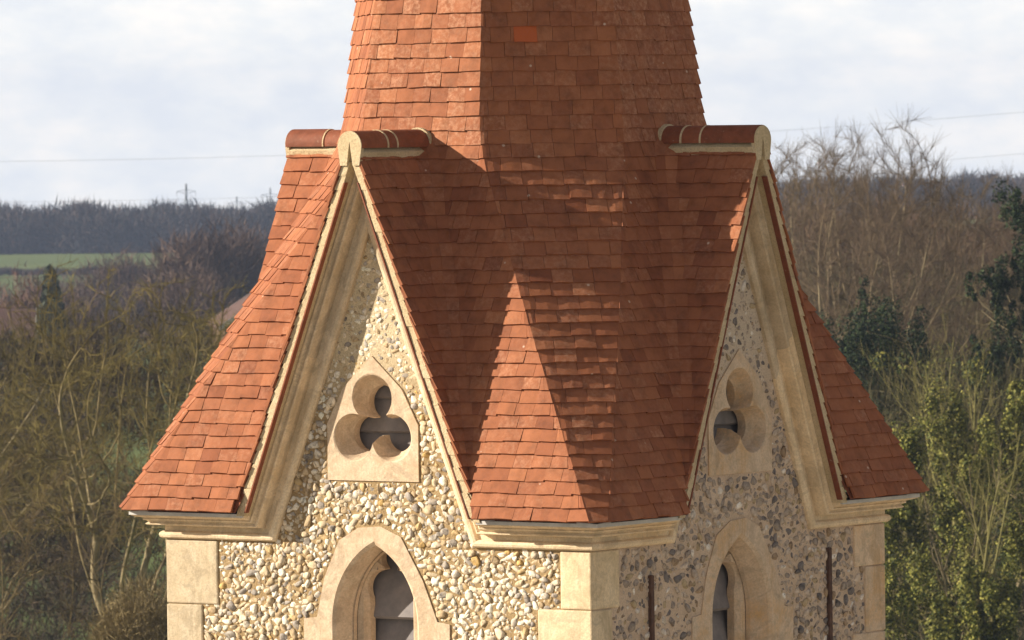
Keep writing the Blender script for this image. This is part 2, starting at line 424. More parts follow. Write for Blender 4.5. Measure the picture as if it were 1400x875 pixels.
# moulded cornice and rakes, one sweep per face
PROF = [(-.012, 0.), (-.012, .030), (.0, .046), (.018, .052), (.036, .046), (.046, .030), (.048, .016), (.088, .016), (.090, .070), (.094, .112),
        (.100, .124), (.108, .124), (.114, .112), (.120, .108), (.128, .118), (.134, .136), (.142, .140), (.148, .132), (.154, .146), (.160, .172), (.166, .192), (.170, .205), (.196, .207), (.196, .0)]
def sweep(mb, k, path, ends):
    pts = [np.array(p_) for p_ in path]; n = len(pts); rows = []
    for i_ in range(n):
        row = []
        for (q, o) in PROF:
            if i_ == 0: p = np.array([ends[0]*(A+o), pts[0][1]+q])
            elif i_ == n-1: p = np.array([ends[1]*(A+o), pts[-1][1]+q])
            else:
                d0 = pts[i_]-pts[i_-1]; d0 /= np.linalg.norm(d0); d1 = pts[i_+1]-pts[i_]; d1 /= np.linalg.norm(d1)
                n0 = np.array([-d0[1], d0[0]]); n1_ = np.array([-d1[1], d1[0]]); KQ = (1, 1.27, 1.27, 1)
                p = pts[i_]+np.linalg.solve(np.array([n0, n1_]), np.array([q*KQ[i_-1], q*KQ[i_]]))
            row.append((p[0], A+o, p[1]))
        rows.append(row)
    m_ = len(PROF)
    for i_ in range(n-1):
        L_ = np.linalg.norm(pts[i_+1]-pts[i_]); nb = max(1, round(L_/.62))
        for b_ in range(nb):
            f0, f1 = b_/nb, (b_+1)/nb
            hh_ = (b_+.5)/nb if i_ == 1 else (1-(b_+.5)/nb if i_ == 2 else .3)
            tn = (min(1, max(0, rng.gauss(.80 if hh_ < .55 else .42, .07))), .5, .5)
            sub = 5; V = []
            for q in range(sub+1):
                f = f0+(f1-f0)*q/sub
                for a_ in range(m_):
                    pa, pb_ = np.array(rows[i_][a_]), np.array(rows[i_+1][a_])
                    pp = pa*(1-f)+pb_*f
                    V.append(face(k, *pp))
            F = [(q*m_+a_, q*m_+a_+1, (q+1)*m_+a_+1, (q+1)*m_+a_) for q in range(sub) for a_ in range(m_-1)]
            mb.add(V, F, tn)
b0 = h(0)-RAKE; za = HZ-RAKE/HS
for k in range(4):
    cornice = MB(); sweep(cornice, k, [(-A, 0), (-b0, 0), (0, za), (b0, 0), (A, 0)], (-1, 1))
    cornice.build('moulded_cornice', M['rake'] if k != 1 else M['rake'], tower, recalc=True)
    for sg in (-1, 1):                         # lead strip under the eave tiles
        fl = MB()
        s0, s1 = sg*(b0+.155), sg*(A+.215)
        P = [face(k, s0, A+.03, .198), face(k, s1, A+.03, .198), face(k, s1, A+.216, .176), face(k, s0, A+.216, .176),
             face(k, s0, A+.03, .215), face(k, s1, A+.03, .215), face(k, s1, A+.216, .203), face(k, s0, A+.216, .203)]
        fl.box8(P)
        fl.build('lead_eave_strip', M['lead'], tower, recalc=True)

# ---- window outlines (face coordinates s, z)
def inside(poly, x, y):
    c = False; n = len(poly); j = n-1
    for i in range(n):
        xi, yi = poly[i]; xj, yj = poly[j]
        if (yi > y) != (yj > y) and x < (xj-xi)*(y-yi)/(yj-yi)+xi: c = not c
        j = i
    return c
WB = -2.6                                      # bottom of the tall windows
TZ = .90
TREF_OUT = [(-.43, .47), (.43, .47), (.43, .90), (.28, 1.17), (0, 1.42), (-.28, 1.17), (-.43, .90)]
LANC_OUT = [(-.68, WB-.25), (.70, WB-.25), (.70, -.60), (.585, -.585), (.455, -.28), (.25, .05), (.06, .125), (-.15, .11), (-.335, .01), (-.48, -.28), (-.555, -.58), (-.68, -.595)]
def polar_lobes(c, r, n=120):
    o = []
    for i in range(n):
        t_ = 2*math.pi*i/n; best = 0
        for q in range(3):
            d = t_-R(90+120*q); s_ = c*math.sin(d)
            if abs(s_) < r and math.cos(d) > 0: best = max(best, c*math.cos(d)+math.sqrt(r*r-s_*s_))
        best = max(best, math.sqrt(max(c*c-r*r, .0025)))
        o.append((best*math.cos(t_), TZ+best*math.sin(t_)*.97))
    return o
def polar_poly(poly, cx, cy, n=120):
    o = []
    for i in range(n):
        t_ = 2*math.pi*i/n; dx, dy = math.cos(t_), math.sin(t_); best = 0
        for j in range(len(poly)):
            x1, y1 = poly[j]; x2, y2 = poly[(j+1) % len(poly)]
            ex_, ey_ = x2-x1, y2-y1; den = dx*ey_-dy*ex_
            if abs(den) < 1e-9: continue
            u_ = ((x1-cx)*ey_-(y1-cy)*ex_)/den; v_ = ((x1-cx)*dy-(y1-cy)*dx)/den
            if u_ > 0 and -1e-6 <= v_ <= 1+1e-6: best = max(best, u_)
        o.append((cx+best*dx, cy+best*dy))
    return o
def loft(mb, k, loops, depths, tn=(.5, .5, .5)):
    n = len(loops[0]); V = []
    for lp, d in zip(loops, depths): V += [face(k, x_, A+d, z_) for x_, z_ in lp]
    F = [(j*n+i, j*n+(i+1) % n, (j+1)*n+(i+1) % n, (j+1)*n+i) for j in range(len(loops)-1) for i in range(n)]
    mb.add(V, F, tn)
def arch_loop(hw, zs, za_, n=24, p=1.55):
    # pointed arch: right jamb up to the apex and down the left
    rr = (hw*hw+(za_-zs)**2)/(2*hw); th1 = math.atan2(za_-zs, rr-hw)   # arc centred at (hw-rr, zs)
    right = [(hw, WB+(zs-WB)*i/8) for i in range(8)]+[(hw-rr+rr*math.cos(th1*i/n), zs+rr*math.sin(th1*i/n)) for i in range(n+1)]
    return right+[(-x_, z_) for x_, z_ in right[-2::-1]]
def resample(loop, n):
    P = np.array(loop); d = np.r_[0, np.cumsum(np.linalg.norm(np.diff(P, axis=0), axis=1))]
    t_ = np.linspace(0, d[-1], n); return list(zip(np.interp(t_, d, P[:, 0]), np.interp(t_, d, P[:, 1])))
def cusp_loop(grow=0., n=81):
    def hw(z):
        w_ = 0
        if z < -.43: w_ = .205
        for cx, cz, r in ((.085, -.365, .14), (0, -.135, .092)):
            q = r*r-(z-cz)**2
            if q > 0: w_ = max(w_, cx+math.sqrt(q))
        if z < -.2: w_ = max(w_, .06)
        return w_+grow
    top = -.135+.092
    zz = list(np.linspace(WB, -.6, 8))+list(np.linspace(-.59, top-.012, 60))+[top-.006, top-.002]
    right = [(hw(z), z+(grow if z > -.2 else 0)) for z in zz]+[(0, top+grow)]
    return right+[(-x_, z_) for x_, z_ in right[-2::-1]]

# ---- walls with real openings
holes_in = {}
for k in range(4):
    wall = MB()
    zg = za+.02
    outer = [(-A, -ZS), (A, -ZS), (A, .15), (b0+.06, .15), (0, za+.10), (-b0-.06, .15), (-A, .15)]
    hole1 = [(x_*.93, TZ+(z_-TZ)*.93) for x_, z_ in TREF_OUT]
    hole2 = [(x_*.93, z_-.03) for x_, z_ in LANC_OUT]
    polys = [outer, hole1, hole2] if k < 2 else [outer]
    for o_ in (A, A-.45):
        tri = tessellate_polygon([[Vector((x_, z_, 0)) for x_, z_ in p_] for p_ in polys])
        fl_ = [q for p_ in polys for q in p_]
        wall.add([face(k, x_, o_, z_) for x_, z_ in fl_], [tuple(t_) for t_ in tri])
    wo = wall.build('flint_wall', M['pinkmortar'] if k == 1 else M['wallmortar'], tower)
    holes_in[k] = wo
    if k >= 2: continue
    # trefoil opening
    sm = M['surround'] if k == 0 else M['shadestone']
    tw = MB()
    fr_out = polar_poly(TREF_OUT, 0, TZ)
    big = polar_lobes(.205, .183); small = polar_lobes(.165, .137); mid_ = polar_lobes(.190, .160)
    bev = [(x_*1.03, TZ+(z_-TZ)*1.03) for x_, z_ in big]
    loft(tw, k, [[(x_*1.0, z_) for x_, z_ in fr_out], fr_out, bev, big], [-.04, .012, .012, .006])
    loft(tw, k, [big, mid_, [(x_*1.04, TZ+(z_-TZ)*1.04) for x_, z_ in small], small, small], [.006, -.075, -.118, -.128, -.20])
    two = tw.build('trefoil_window', sm, tower, recalc=False)
    for zz_, dd in ((1.12, -.215), (.86, -.215), (.58, -.215)):
        lv = MB(); V = []
        for (o_, z_) in ((dd-.08, zz_+.34), (dd+.0, zz_-.02), (dd-.025, zz_-.035), (dd-.105, zz_+.325)):
            V += [face(k, -.42, A+o_, z_), face(k, .42, A+o_, z_)]
        lv.add(V, [(0, 1, 3, 2), (2, 3, 5, 4), (4, 5, 7, 6), (6, 7, 1, 0), (0, 2, 4, 6), (1, 7, 5, 3)]); lv.build('louvre', M['slate'], two, recalc=True)
    # lancet
    lw = MB()
    n_ = 97
    op = resample(arch_loop(.41, -.62, .012), n_); op2 = resample(arch_loop(.385, -.62, -.02), n_); inn = resample(arch_loop(.315, -.62, -.055), n_); inn2 = resample(arch_loop(.30, -.62, -.07), n_)
    out_path = LANC_OUT[1:]+LANC_OUT[:1]
    ol = resample(out_path, n_)
    def strip(mb, la, lb, da, db, tn=(.5, .5, .5)):
        n2 = len(la)
        mb.add([face(k, x_, A+da, z_) for x_, z_ in la]+[face(k, x_, A+db, z_) for x_, z_ in lb], [(i, i+1, n2+i+1, n2+i) for i in range(n2-1)], tn)
    strip(lw, ol, ol, -.05, .010); 
    # face of the surround: tessellated so that straight stones stay straight
    pol = [out_path, [p_ for p_ in op]]
    ring = out_path+op[::-1]
    tri = tessellate_polygon([[Vector((x_, z_, 0)) for x_, z_ in ring]])
    lw.add([face(k, x_, A+.010, z_) for x_, z_ in ring], [tuple(t_) for t_ in tri])
    strip(lw, op, op2, .010, -.01); strip(lw, op2, inn, -.01, -.14)
    roll = [(x_*.975, z_-.008) for x_, z_ in inn]
    strip(lw, inn, roll, -.14, -.128); strip(lw, roll, inn2, -.128, -.16)
    c1, c2 = cusp_loop(.035), cusp_loop(0.)
    ca, cb = resample(c1, 161), resample(c2, 161)
    i3 = resample(inn2, 161)
    ring = i3+ca[::-1]
    tri = tessellate_polygon([[Vector((x_, z_, 0)) for x_, z_ in ring]])
    lw.add([face(k, x_, A-.165, z_) for x_, z_ in ring], [tuple(t_) for t_ in tri])
    c1r = c1; c2r = c2
    strip(lw, c1r, c2r, -.165, -.205); strip(lw, c2r, c2r, -.205, -.27)
    lwo = lw.build('lancet_window', sm, tower)
    if k == 0 or k == 1:
        zz_ = -.30
        for q in range(7):
            lv = MB(); V = []
            for (o_, z_) in ((-.40, zz_+.30), (-.245, zz_-.28), (-.27, zz_-.30), (-.425, zz_+.28)):
                V += [face(k, -.30, A+o_, z_), face(k, .30, A+o_, z_)]
            lv.add(V, [(0, 1, 3, 2), (2, 3, 5, 4), (4, 5, 7, 6), (6, 7, 1, 0), (0, 2, 4, 6), (1, 7, 5, 3)]); lv.build('louvre', M['slate'], lwo, recalc=True)
            zz_ -= .36
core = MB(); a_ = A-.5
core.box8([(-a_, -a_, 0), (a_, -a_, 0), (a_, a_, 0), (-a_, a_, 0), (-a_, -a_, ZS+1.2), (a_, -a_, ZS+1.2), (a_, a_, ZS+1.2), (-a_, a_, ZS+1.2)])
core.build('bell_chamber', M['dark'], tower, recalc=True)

# quoins: stacked blocks at every corner
def bevel_box(mb, lo, hi, bw, tn):
    bm = bmesh.new(); bmesh.ops.create_cube(bm, size=1)
    for v in bm.verts:
        for i in range(3): v.co[i] = lo[i] if v.co[i] < 0 else hi[i]
    bmesh.ops.bevel(bm, geom=bm.edges[:], offset=bw, segments=2, affect='EDGES', profile=.5)
    bm.verts.ensure_lookup_table()
    mb.add([v.co[:] for v in bm.verts], [[v.index for v in f.verts] for f in bm.faces], tn); bm.free()
def quoin_corner(sx, sy, seq, mat):
    mb = MB(); z = -.014; i = 0; top = True
    while z > -ZS:
        la, lb, hh = seq[i] if i < len(seq) else (seq[-2+(i % 2)])
        pr = .012+rng.uniform(0, .004)
        x0, x1 = sorted((sx*(A+pr), sx*(A-la))); y0, y1 = sorted((sy*(A+pr), sy*(A-lb)))
        bevel_box(mb, (x0, y0, ZS+max(z-hh, -ZS)), (x1, y1, ZS+z-.006), .012, (min(1, max(0, rng.gauss(.6, .14))), .5, .5)); z -= hh; i += 1
    mb.build('quoin', mat, tower)
quoin_corner(-1, -1, [(.49, .3, .50), (.335, .5, .46), (.5, .3, .5), (.33, .5, .48)], M['stone'])
quoin_corner(1, -1, [(.27, .36, .44), (.48, .26, .50), (.28, .5, .46), (.48, .28, .5)], M['stone'])
quoin_corner(1, 1, [(.3, .42, .33), (.5, .27, .52), (.3, .45, .5), (.5, .28, .5)], M['shadestone'])
quoin_corner(-1, 1, [(.3, .45, .48), (.5, .3, .5)], M['stone'])

# iron anchor bars on the right hand wall
for s_, z1 in ((-1.23, -.24), (1.21, -.17)):
    ab = MB(); bevel_box(ab, (A-.02, s_-.022, ZS-2.2), (A+.03, s_+.022, ZS+z1), .006, (.5, .5, .5)); ab.build('anchor_bar', M['iron'], tower)

# flints
def ico(sub):
    bm = bmesh.new(); bmesh.ops.create_icosphere(bm, subdivisions=sub, radius=1)
    V = np.array([v.co[:] for v in bm.verts]); F = np.array([[v.index for v in f.verts] for f in bm.faces]); bm.free(); return V, F
IV, IF = ico(2)
nr = np.random.default_rng(5)
shapes = []
for q in range(28):
    V = IV.copy()
    f = 1+sum(.12*np.sin(V@nr.normal(size=3)*nr.uniform(1.2, 4.5)+nr.uniform(0, 6))[:, None] for _ in range(4))+nr.normal(size=(len(V), 1))*.035
    V = V*f
    for _ in range(nr.integers(5, 10)):          # knapped faces
        d = nr.normal(size=3); d /= np.linalg.norm(d); lim = nr.uniform(.34, .74)
        ex = np.maximum(V@d-lim, 0); V -= np.outer(ex*.92, d)
    shapes.append(V)
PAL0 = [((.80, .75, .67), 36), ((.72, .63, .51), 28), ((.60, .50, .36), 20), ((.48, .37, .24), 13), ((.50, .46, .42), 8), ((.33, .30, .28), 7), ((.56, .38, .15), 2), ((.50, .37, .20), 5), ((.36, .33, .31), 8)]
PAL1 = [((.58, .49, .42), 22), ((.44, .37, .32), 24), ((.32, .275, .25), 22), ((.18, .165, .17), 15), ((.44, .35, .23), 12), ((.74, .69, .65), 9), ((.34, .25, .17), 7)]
def pick(pal):
    t_ = rng.uniform(0, sum(w_ for _, w_ in pal))
    for c_, w_ in pal:
        t_ -= w_
        if t_ <= 0: break
    q = rng.uniform(.85, 1.15); return tuple(min(.82, x_*q) for x_ in c_)
def scaled(poly, m):
    cx = sum(p[0] for p in poly)/len(poly); cy = sum(p[1] for p in poly)/len(poly)
    o = []
    for x_, y_ in poly:
        dx, dy = x_-cx, y_-cy; L_ = math.hypot(dx, dy); o.append((cx+dx*(1+m/L_), cy+dy*(1+m/L_)))
    return o
def flints(k, quo_l, quo_r, pal):
    spots = []; tr = scaled(TREF_OUT, .01); la = scaled(LANC_OUT, .01)
    cell = .13; grid = {}
    def ok(cx, cz, r):
        if cz < -.012:
            if cx-r*.8 < -A+quo_l(cz)+.008 or cx+r*.8 > A-quo_r(cz)-.008 or cz+r*.8 > -.015: return False
        elif abs(cx)+r*.85 > b0-HS*cz: return False
        for p_ in (tr, la):
            for dx, dz in ((-.8, 0), (.8, 0), (0, -.8), (0, .8), (0, 0)):
                if inside(p_, cx+dx*r, cz+dz*r): return False
        gx, gz = int(cx//cell), int(cz//cell)
        for ix in (gx-1, gx, gx+1):
            for iz in (gz-1, gz, gz+1):
                for (x_, z_, r_) in grid.get((ix, iz), ()):
                    if (x_-cx)**2+((z_-cz)*1.12)**2 < ((.74 if k == 0 else .86)*(r+r_))**2: return False
        return True
    steps = ((.046, 260), (.038, 2200), (.032, 8000), (.026, 13000), (.021, 16000), (.016, 16000), (.011, 13000)) if k == 0 else \
            ((.046, 600), (.038, 3000), (.031, 7000), (.025, 9000), (.019, 11000), (.014, 8000))
    for r0, tries in steps:
        for _ in range(tries):
            cx, cz = rng.uniform(-A, A), rng.uniform(-1.45, za)
            if abs(cx) > 1.15 and cz > 0: continue
            r = r0*rng.uniform(.88, 1.15)
            if cz > 1.1: r *= .82
            p_ = 1.
            if k == 0 and cz > 1.15: p_ = .32 if r > .02 else .2
            if k == 1:
                if cx < -.5 and cz < -.30: p_ = .30
                if cz > .9: p_ = .30
            if rng.random() > p_ or not ok(cx, cz, r): continue
            grid.setdefault((int(cx//cell), int(cz//cell)), []).append((cx, cz, r))
            el = rng.uniform(.85, 1.42)
            spots.append((cx, cz, r*el, r/el*.98))
    nv, nf = len(IV), len(IF); n = len(spots)
    VV = np.zeros((n*nv, 3), np.float32); FF = np.zeros((n*nf, 3), np.int32); CC = np.zeros((n*nv, 3), np.float32)
    for i, (cx, cz, ha, hb) in enumerate(spots):
        V = shapes[nr.integers(len(shapes))]
        q = Matrix.Rotation(nr.uniform(0, 6.28), 3, 'X') @ Matrix.Rotation(nr.uniform(0, 6.28), 3, 'Y')
        V = V@np.array(q)
        V = V/np.abs(V).max(axis=0)
        for an_ in nr.uniform(0, 6.283, 6):      # broken edges
            ca, sa = math.cos(an_), math.sin(an_); ex_ = np.maximum(V[:, 0]*ca+V[:, 1]*sa-nr.uniform(.5, .86), 0)
            V[:, 0] -= ca*ex_*.95; V[:, 1] -= sa*ex_*.95
        V = V/np.abs(V).max(axis=0)*1.04
        ro = nr.normal()*.42; c_, s2 = math.cos(ro), math.sin(ro)
        dep = nr.uniform(.35, .85)*min(ha, hb)*(1. if k == 0 else .75)
        if cz > 1.15: dep *= .6
        x_, z_, o_ = V[:, 0]*ha, V[:, 1]*hb, V[:, 2]*dep
        x2, z2 = x_*c_-z_*s2+cx, x_*s2+z_*c_+cz
        o2 = A+o_+nr.uniform(-.45, .1)*dep
        cs, sn = ((1, 0), (0, 1))[k]
        VV[i*nv:(i+1)*nv, 0] = x2*cs+o2*sn; VV[i*nv:(i+1)*nv, 1] = x2*sn-o2*cs; VV[i*nv:(i+1)*nv, 2] = z2+ZS
        FF[i*nf:(i+1)*nf] = IF+i*nv; CC[i*nv:(i+1)*nv] = pick(pal)
    return mesh_obj('flint_facing', VV, FF, CC, M['flint'], holes_in[k], smooth=False)
def q_of(seq):
    def f(z):
        zz = 0
        for i in range(12):
            w_, hh = seq[i] if i < len(seq) else seq[-2+(i % 2)]
            zz -= hh
            if z > zz: return w_
        return .4
    return f
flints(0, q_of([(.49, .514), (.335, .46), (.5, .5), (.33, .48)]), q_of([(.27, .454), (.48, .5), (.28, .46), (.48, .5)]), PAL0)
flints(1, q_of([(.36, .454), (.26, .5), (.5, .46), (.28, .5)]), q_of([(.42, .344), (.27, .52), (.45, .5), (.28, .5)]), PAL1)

# ------------------------------------------------------------------ the country behind
FH = np.array([-math.sin(ya), math.cos(ya), 0]); RH = np.array([math.cos(ya), math.sin(ya), 0])
def wpos(d, l, z): return np.array([cam_pos[0], cam_pos[1], 0])+FH*d+RH*l+np.array([0, 0, z])
def at(px, py, d):                             # the point seen at a photo pixel, d metres ahead
    v = FW+RT*(px-700)/CF-UP*(py-437.5)/CF
    return cam_pos+v*d
TD = [(-400, 0), (250, 0), (900, -14), (1250, -8.1), (1500, -9.75), (1620, -11), (2500, -45), (3000, -58)]
def ground_z(d, l):
    z = float(np.interp(d, [a for a, _ in TD], [b for _, b in TD]))
    hump = 8*max(0, min(1, (l-40)/90))*math.exp(-((d-1500)/260)**2)
    return z+hump+.6*math.sin(d*.013+l*.02)*min(1, max(0, (d-150)/200))*(1 if d < 1000 else 0)
gd = [-400, -100, 0, 40, 90, 140, 200]+list(range(250, 1700, 35))+[1800, 2000, 2300, 2600, 3000]
gl = [-1500, -900, -500, -300]+list(range(-220, 221, 20))+[300, 500, 900, 1500]
V = [wpos(d, l, ground_z(d, l)) for d in gd for l in gl]; m_ = len(gl)
F = [(i*m_+j, i*m_+j+1, (i+1)*m_+j+1, (i+1)*m_+j) for i in range(len(gd)-1) for j in range(m_-1)]
mg, t, b = new_mat('winter_meadow', .95, .1)
v = obco(t)
g0 = ramp(t, nz(t, .02, 5, .6, v), [(.35, (.075, .125, .030)), (.65, (.115, .165, .045))])
g0 = mixc(t, ramp(t, nz(t, .6, 5, .7, v), [(.4, grey(0)), (.7, grey(.6))]), g0, (.12, .10, .05))
vl = t.nodes.new('ShaderNodeVectorMath'); vl.operation = 'LENGTH'; t.links.new(v, vl.inputs[0])
mrg = t.nodes.new('ShaderNodeMapRange'); mrg.inputs['From Min'].default_value = 45; mrg.inputs['From Max'].default_value = 85; mrg.inputs['To Min'].default_value = 1; mrg.inputs['To Max'].default_value = 0
t.links.new(vl.outputs['Value'], mrg.inputs['Value'])
g0 = mixc(t, mrg.outputs['Result'], g0, ramp(t, nz(t, 2.5, 6, .7, v), [(.3, (.36, .30, .225)), (.7, (.50, .425, .335))]))   # pale ground round the tower, added out of view to bounce light onto its walls
t.links.new(g0, b.inputs['Base Color'])
tag(mesh_obj('ground', V, F, None, mg, smooth=True), kind='structure')

M['bark'] = mat_tint('bark', .9, .1, 1.5, .55, 1.35)
M['twig'] = mat_tint('twigs', .9, .1, .5, .6, 1.4)
M['leaf'] = mat_tint('ivy_leaf', .7, .15, .7, .55, 1.5)

def tubes(segs, sides):
    # segs rows: p0(3) p1(3) r0 r1 c(3)
    Sg = np.array(segs, float); n = len(Sg)
    p0, p1, r0, r1, c = Sg[:, :3], Sg[:, 3:6], Sg[:, 6], Sg[:, 7], Sg[:, 8:11]
    d = p1-p0; d /= np.linalg.norm(d, axis=1)[:, None]+1e-9
    ref = np.where(np.abs(d[:, 2:3]) < .9, np.array([[0, 0, 1.]]), np.array([[1., 0, 0]]))
    a = np.cross(d, ref); a /= np.linalg.norm(a, axis=1)[:, None]; b = np.cross(d, a)
    V = np.zeros((n, 2, sides, 3))
    for q in range(sides):
        an = 2*math.pi*q/sides; dr = a*math.cos(an)+b*math.sin(an)
        V[:, 0, q] = p0+dr*r0[:, None]; V[:, 1, q] = p1+dr*r1[:, None]
    base = (np.arange(n)*2*sides)[:, None]
    F = np.concatenate([np.concatenate([base+q, base+(q+1) % sides, base+sides+(q+1) % sides, base+sides+q], 1) for q in range(sides)])
    return V.reshape(-1, 3), F, np.repeat(c, 2*sides, axis=0)

def grow(rs, height, spread, nl, cb, ct, limb_h=.28, up=.25, fork=1, dens=1., lean=0.):
    big, small = [], []
    def rv(): 
        v_ = rs.normal(size=3); return v_/np.linalg.norm(v_)
    def branch(p, d, L_, r, lev):
        n = 4 if lev < 2 else (3 if lev < 3 else 2)
        cc = np.array(cb)*rs.uniform(.75, 1.25) if lev < 3 else np.array(ct)*rs.uniform(.6, 1.4)
        pts = [p.copy()]; dirs = []
        for i in range(n):
            d = d+rv()*(.20 if lev == 0 else .30)+np.array([0, 0, up*.35*(1 if lev else .2)]); d /= np.linalg.norm(d)
            q = p+d*L_/n; ra = r*(1-.75*i/n); rb_ = r*(1-.75*(i+1)/n)
            (big if lev < 3 else small).append([*p, *q, max(ra, .003), max(rb_, .0025), *cc])
            p = q; pts.append(p.copy()); dirs.append(d.copy())
        if lev >= nl: return
        k = [rs.integers(6, 9), rs.integers(5, 8), rs.integers(5, 8), rs.integers(5, 8), rs.integers(4, 7)][lev]
        k = int(round(k*(dens if lev >= 2 else 1)))
        for i in range(k):
            f = rs.uniform(limb_h if lev == 0 else .22, 1)
            x = f*n; j = min(int(x), n-1); pp = pts[j]*(1-(x-j))+pts[j+1]*(x-j)
            dd = dirs[j]; side = rv(); side -= dd*(side@dd); side /= np.linalg.norm(side)
            ang = rs.uniform(.55, 1.05) if lev else rs.uniform(.5, 1.15)*spread
            nd = dd*math.cos(ang)+side*math.sin(ang)
            ll = L_*rs.uniform(.42, .70)*(1-.35*f if lev == 0 else 1-.3*f)*(1.15 if lev == 0 else 1)
            branch(pp, nd/np.linalg.norm(nd), ll, max(r*(1-.7*f)*rs.uniform(.42, .65), .004), lev+1)
    d0 = np.array([lean, 0, 1.]); branch(np.zeros(3), d0/np.linalg.norm(d0), height*.72, height*.020, 0)
    B = np.array(big); Sm = np.array(small)
    top = np.percentile(Sm[:, 5], 97.5); kf = height/top
    for X in (B, Sm): X[:, :6] *= kf
    return B, Sm

def grow_crown(rs, H, cz, rz, rx, trunk_h, n_att, cb, ct, step=.34, kill=.55, spray=9, sl=.45, pal=None, stems=1, shell=.5, up=.06, tip=.0062, rexp=2.12, limbs=0, tilt=.8):
    # branches reach for points spread through a rounded crown, so the outline closes and the limbs fan out
    d = rs.normal(size=(n_att, 3)); d /= np.linalg.norm(d, axis=1)[:, None]
    att = d*(rs.uniform(0, 1, (n_att, 1))**(1/3*shell+.02))
    bumps = sum(.10*np.sin(att@rs.normal(size=3)*rs.uniform(2, 5)+rs.uniform(0, 6)) for _ in range(4))
    att = att*(1+bumps)[:, None]
    att[:, 2] = np.where(att[:, 2] < -.55, -.55+.3*(att[:, 2]+.55), att[:, 2])
    att = att*np.array([rx, rx, rz])+np.array([0, 0, cz])
    P, par = [], []
    for k in range(stems):
        x = np.array([rs.normal()*.25, rs.normal()*.25, 0.])*(stems > 1); v = np.array([rs.normal()*.12, rs.normal()*.12, 1.]); prev = -1
        for i in range(int(trunk_h/step)):
            P.append(x.copy()); par.append(prev); prev = len(P)-1
            x = x+v/np.linalg.norm(v)*step; v = v+rs.normal(size=3)*.06; v[2] = max(v[2], .8)
    top_ = len(P)-1
    for k in range(limbs):                      # the main limbs leave the fork and curve upwards
        az = 2*math.pi*(k+rs.uniform(-.25, .25))/limbs; t_ = tilt*rs.uniform(.55, 1.1)
        prev = top_-int(rs.integers(0, 3)); x = P[prev].copy(); v = np.array([math.sin(t_)*math.cos(az), math.sin(t_)*math.sin(az), math.cos(t_)])
        for i in range(int(rs.uniform(2.2, 4.0)/step)):
            v = v+np.array([0, 0, .05])+rs.normal(size=3)*.10; v /= np.linalg.norm(v); x = x+v*step
            P.append(x.copy()); par.append(prev); prev = len(P)-1
    near = np.full(n_att, 1e9); ni = np.zeros(n_att, int); alive = np.ones(n_att, bool); start = 0
    for it in range(130):
        new = np.array(P[start:])
        if len(new) == 0: break
        D = np.linalg.norm(att[:, None, :]-new[None], axis=2); j = D.argmin(1); dm = D[np.arange(n_att), j]
        q = dm < near; near[q] = dm[q]; ni[q] = j[q]+start; alive &= near > kill
        start = len(P)
        if not alive.any(): break
        act = np.where(alive)[0]; Pa = np.array(P); vec = att[act]-Pa[ni[act]]; vec /= np.linalg.norm(vec, axis=1)[:, None]
        acc = np.zeros((len(P), 3)); np.add.at(acc, ni[act], vec)
        for n_ in np.unique(ni[act]):
            v = acc[n_]+rs.normal(size=3)*.22; v[2] += up
            if par[n_] >= 0: w_ = Pa[n_]-Pa[par[n_]]; v = v/np.linalg.norm(v)+.45*w_/np.linalg.norm(w_)
            v /= np.linalg.norm(v); P.append(Pa[n_]+v*step); par.append(int(n_))
    P = np.array(P); n = len(P); r = np.zeros(n); kids = np.zeros(n, int)
    for i in range(n-1, -1, -1):
        if kids[i] == 0: r[i] = tip**rexp
        if par[i] >= 0: r[par[i]] += r[i]; kids[par[i]] += 1
    r = r**(1/rexp)
    big, small = [], []
    for i in range(n):
        if par[i] < 0: continue
        ra, rb_ = r[par[i]], r[i]; ra = min(ra, rb_*1.35)
        f = min(1, max(0, (rb_-.012)/.03)); c = (np.array(cb)*f+np.array(ct)*(1-f))*rs.uniform(.8, 1.2)
        (big if rb_ > .022 else small).append([*P[par[i]], *P[i], ra, rb_, *c])
    Sm = np.array(small); tips = np.where((kids == 0) | (r < tip*2.2))[0]; tips = tips[[par[i] >= 0 for i in tips]]
    cv, cf, cc = tubes(Sm, 3)
    q = tips[rs.integers(0, len(tips), len(tips)*spray)]; m_ = len(q); pp = np.array(par)[q]
    f = rs.uniform(0, 1, (m_, 1)); p = P[pp]*(1-f)+P[q]*f; dd = P[q]-P[pp]; dd /= np.linalg.norm(dd, axis=1)[:, None]
    dd = dd+rs.normal(size=(m_, 3))*.5+np.array([0, 0, .3]); dd /= np.linalg.norm(dd, axis=1)[:, None]
    Ln = sl*rs.uniform(.4, 1.4, (m_, 1)); pal = np.array(pal); c_ = pal[rs.integers(0, len(pal), m_)]*rs.uniform(.65, 1.35, (m_, 1))
    v2, f2, c2 = tubes(np.concatenate([p, p+dd*Ln, np.full((m_, 1), .0046), np.full((m_, 1), .0026), c_], 1), 3)
    return tubes(np.array(big), 6), (np.concatenate([cv, v2]), np.concatenate([cf, f2+len(cv)]), np.concatenate([cc, c2]))

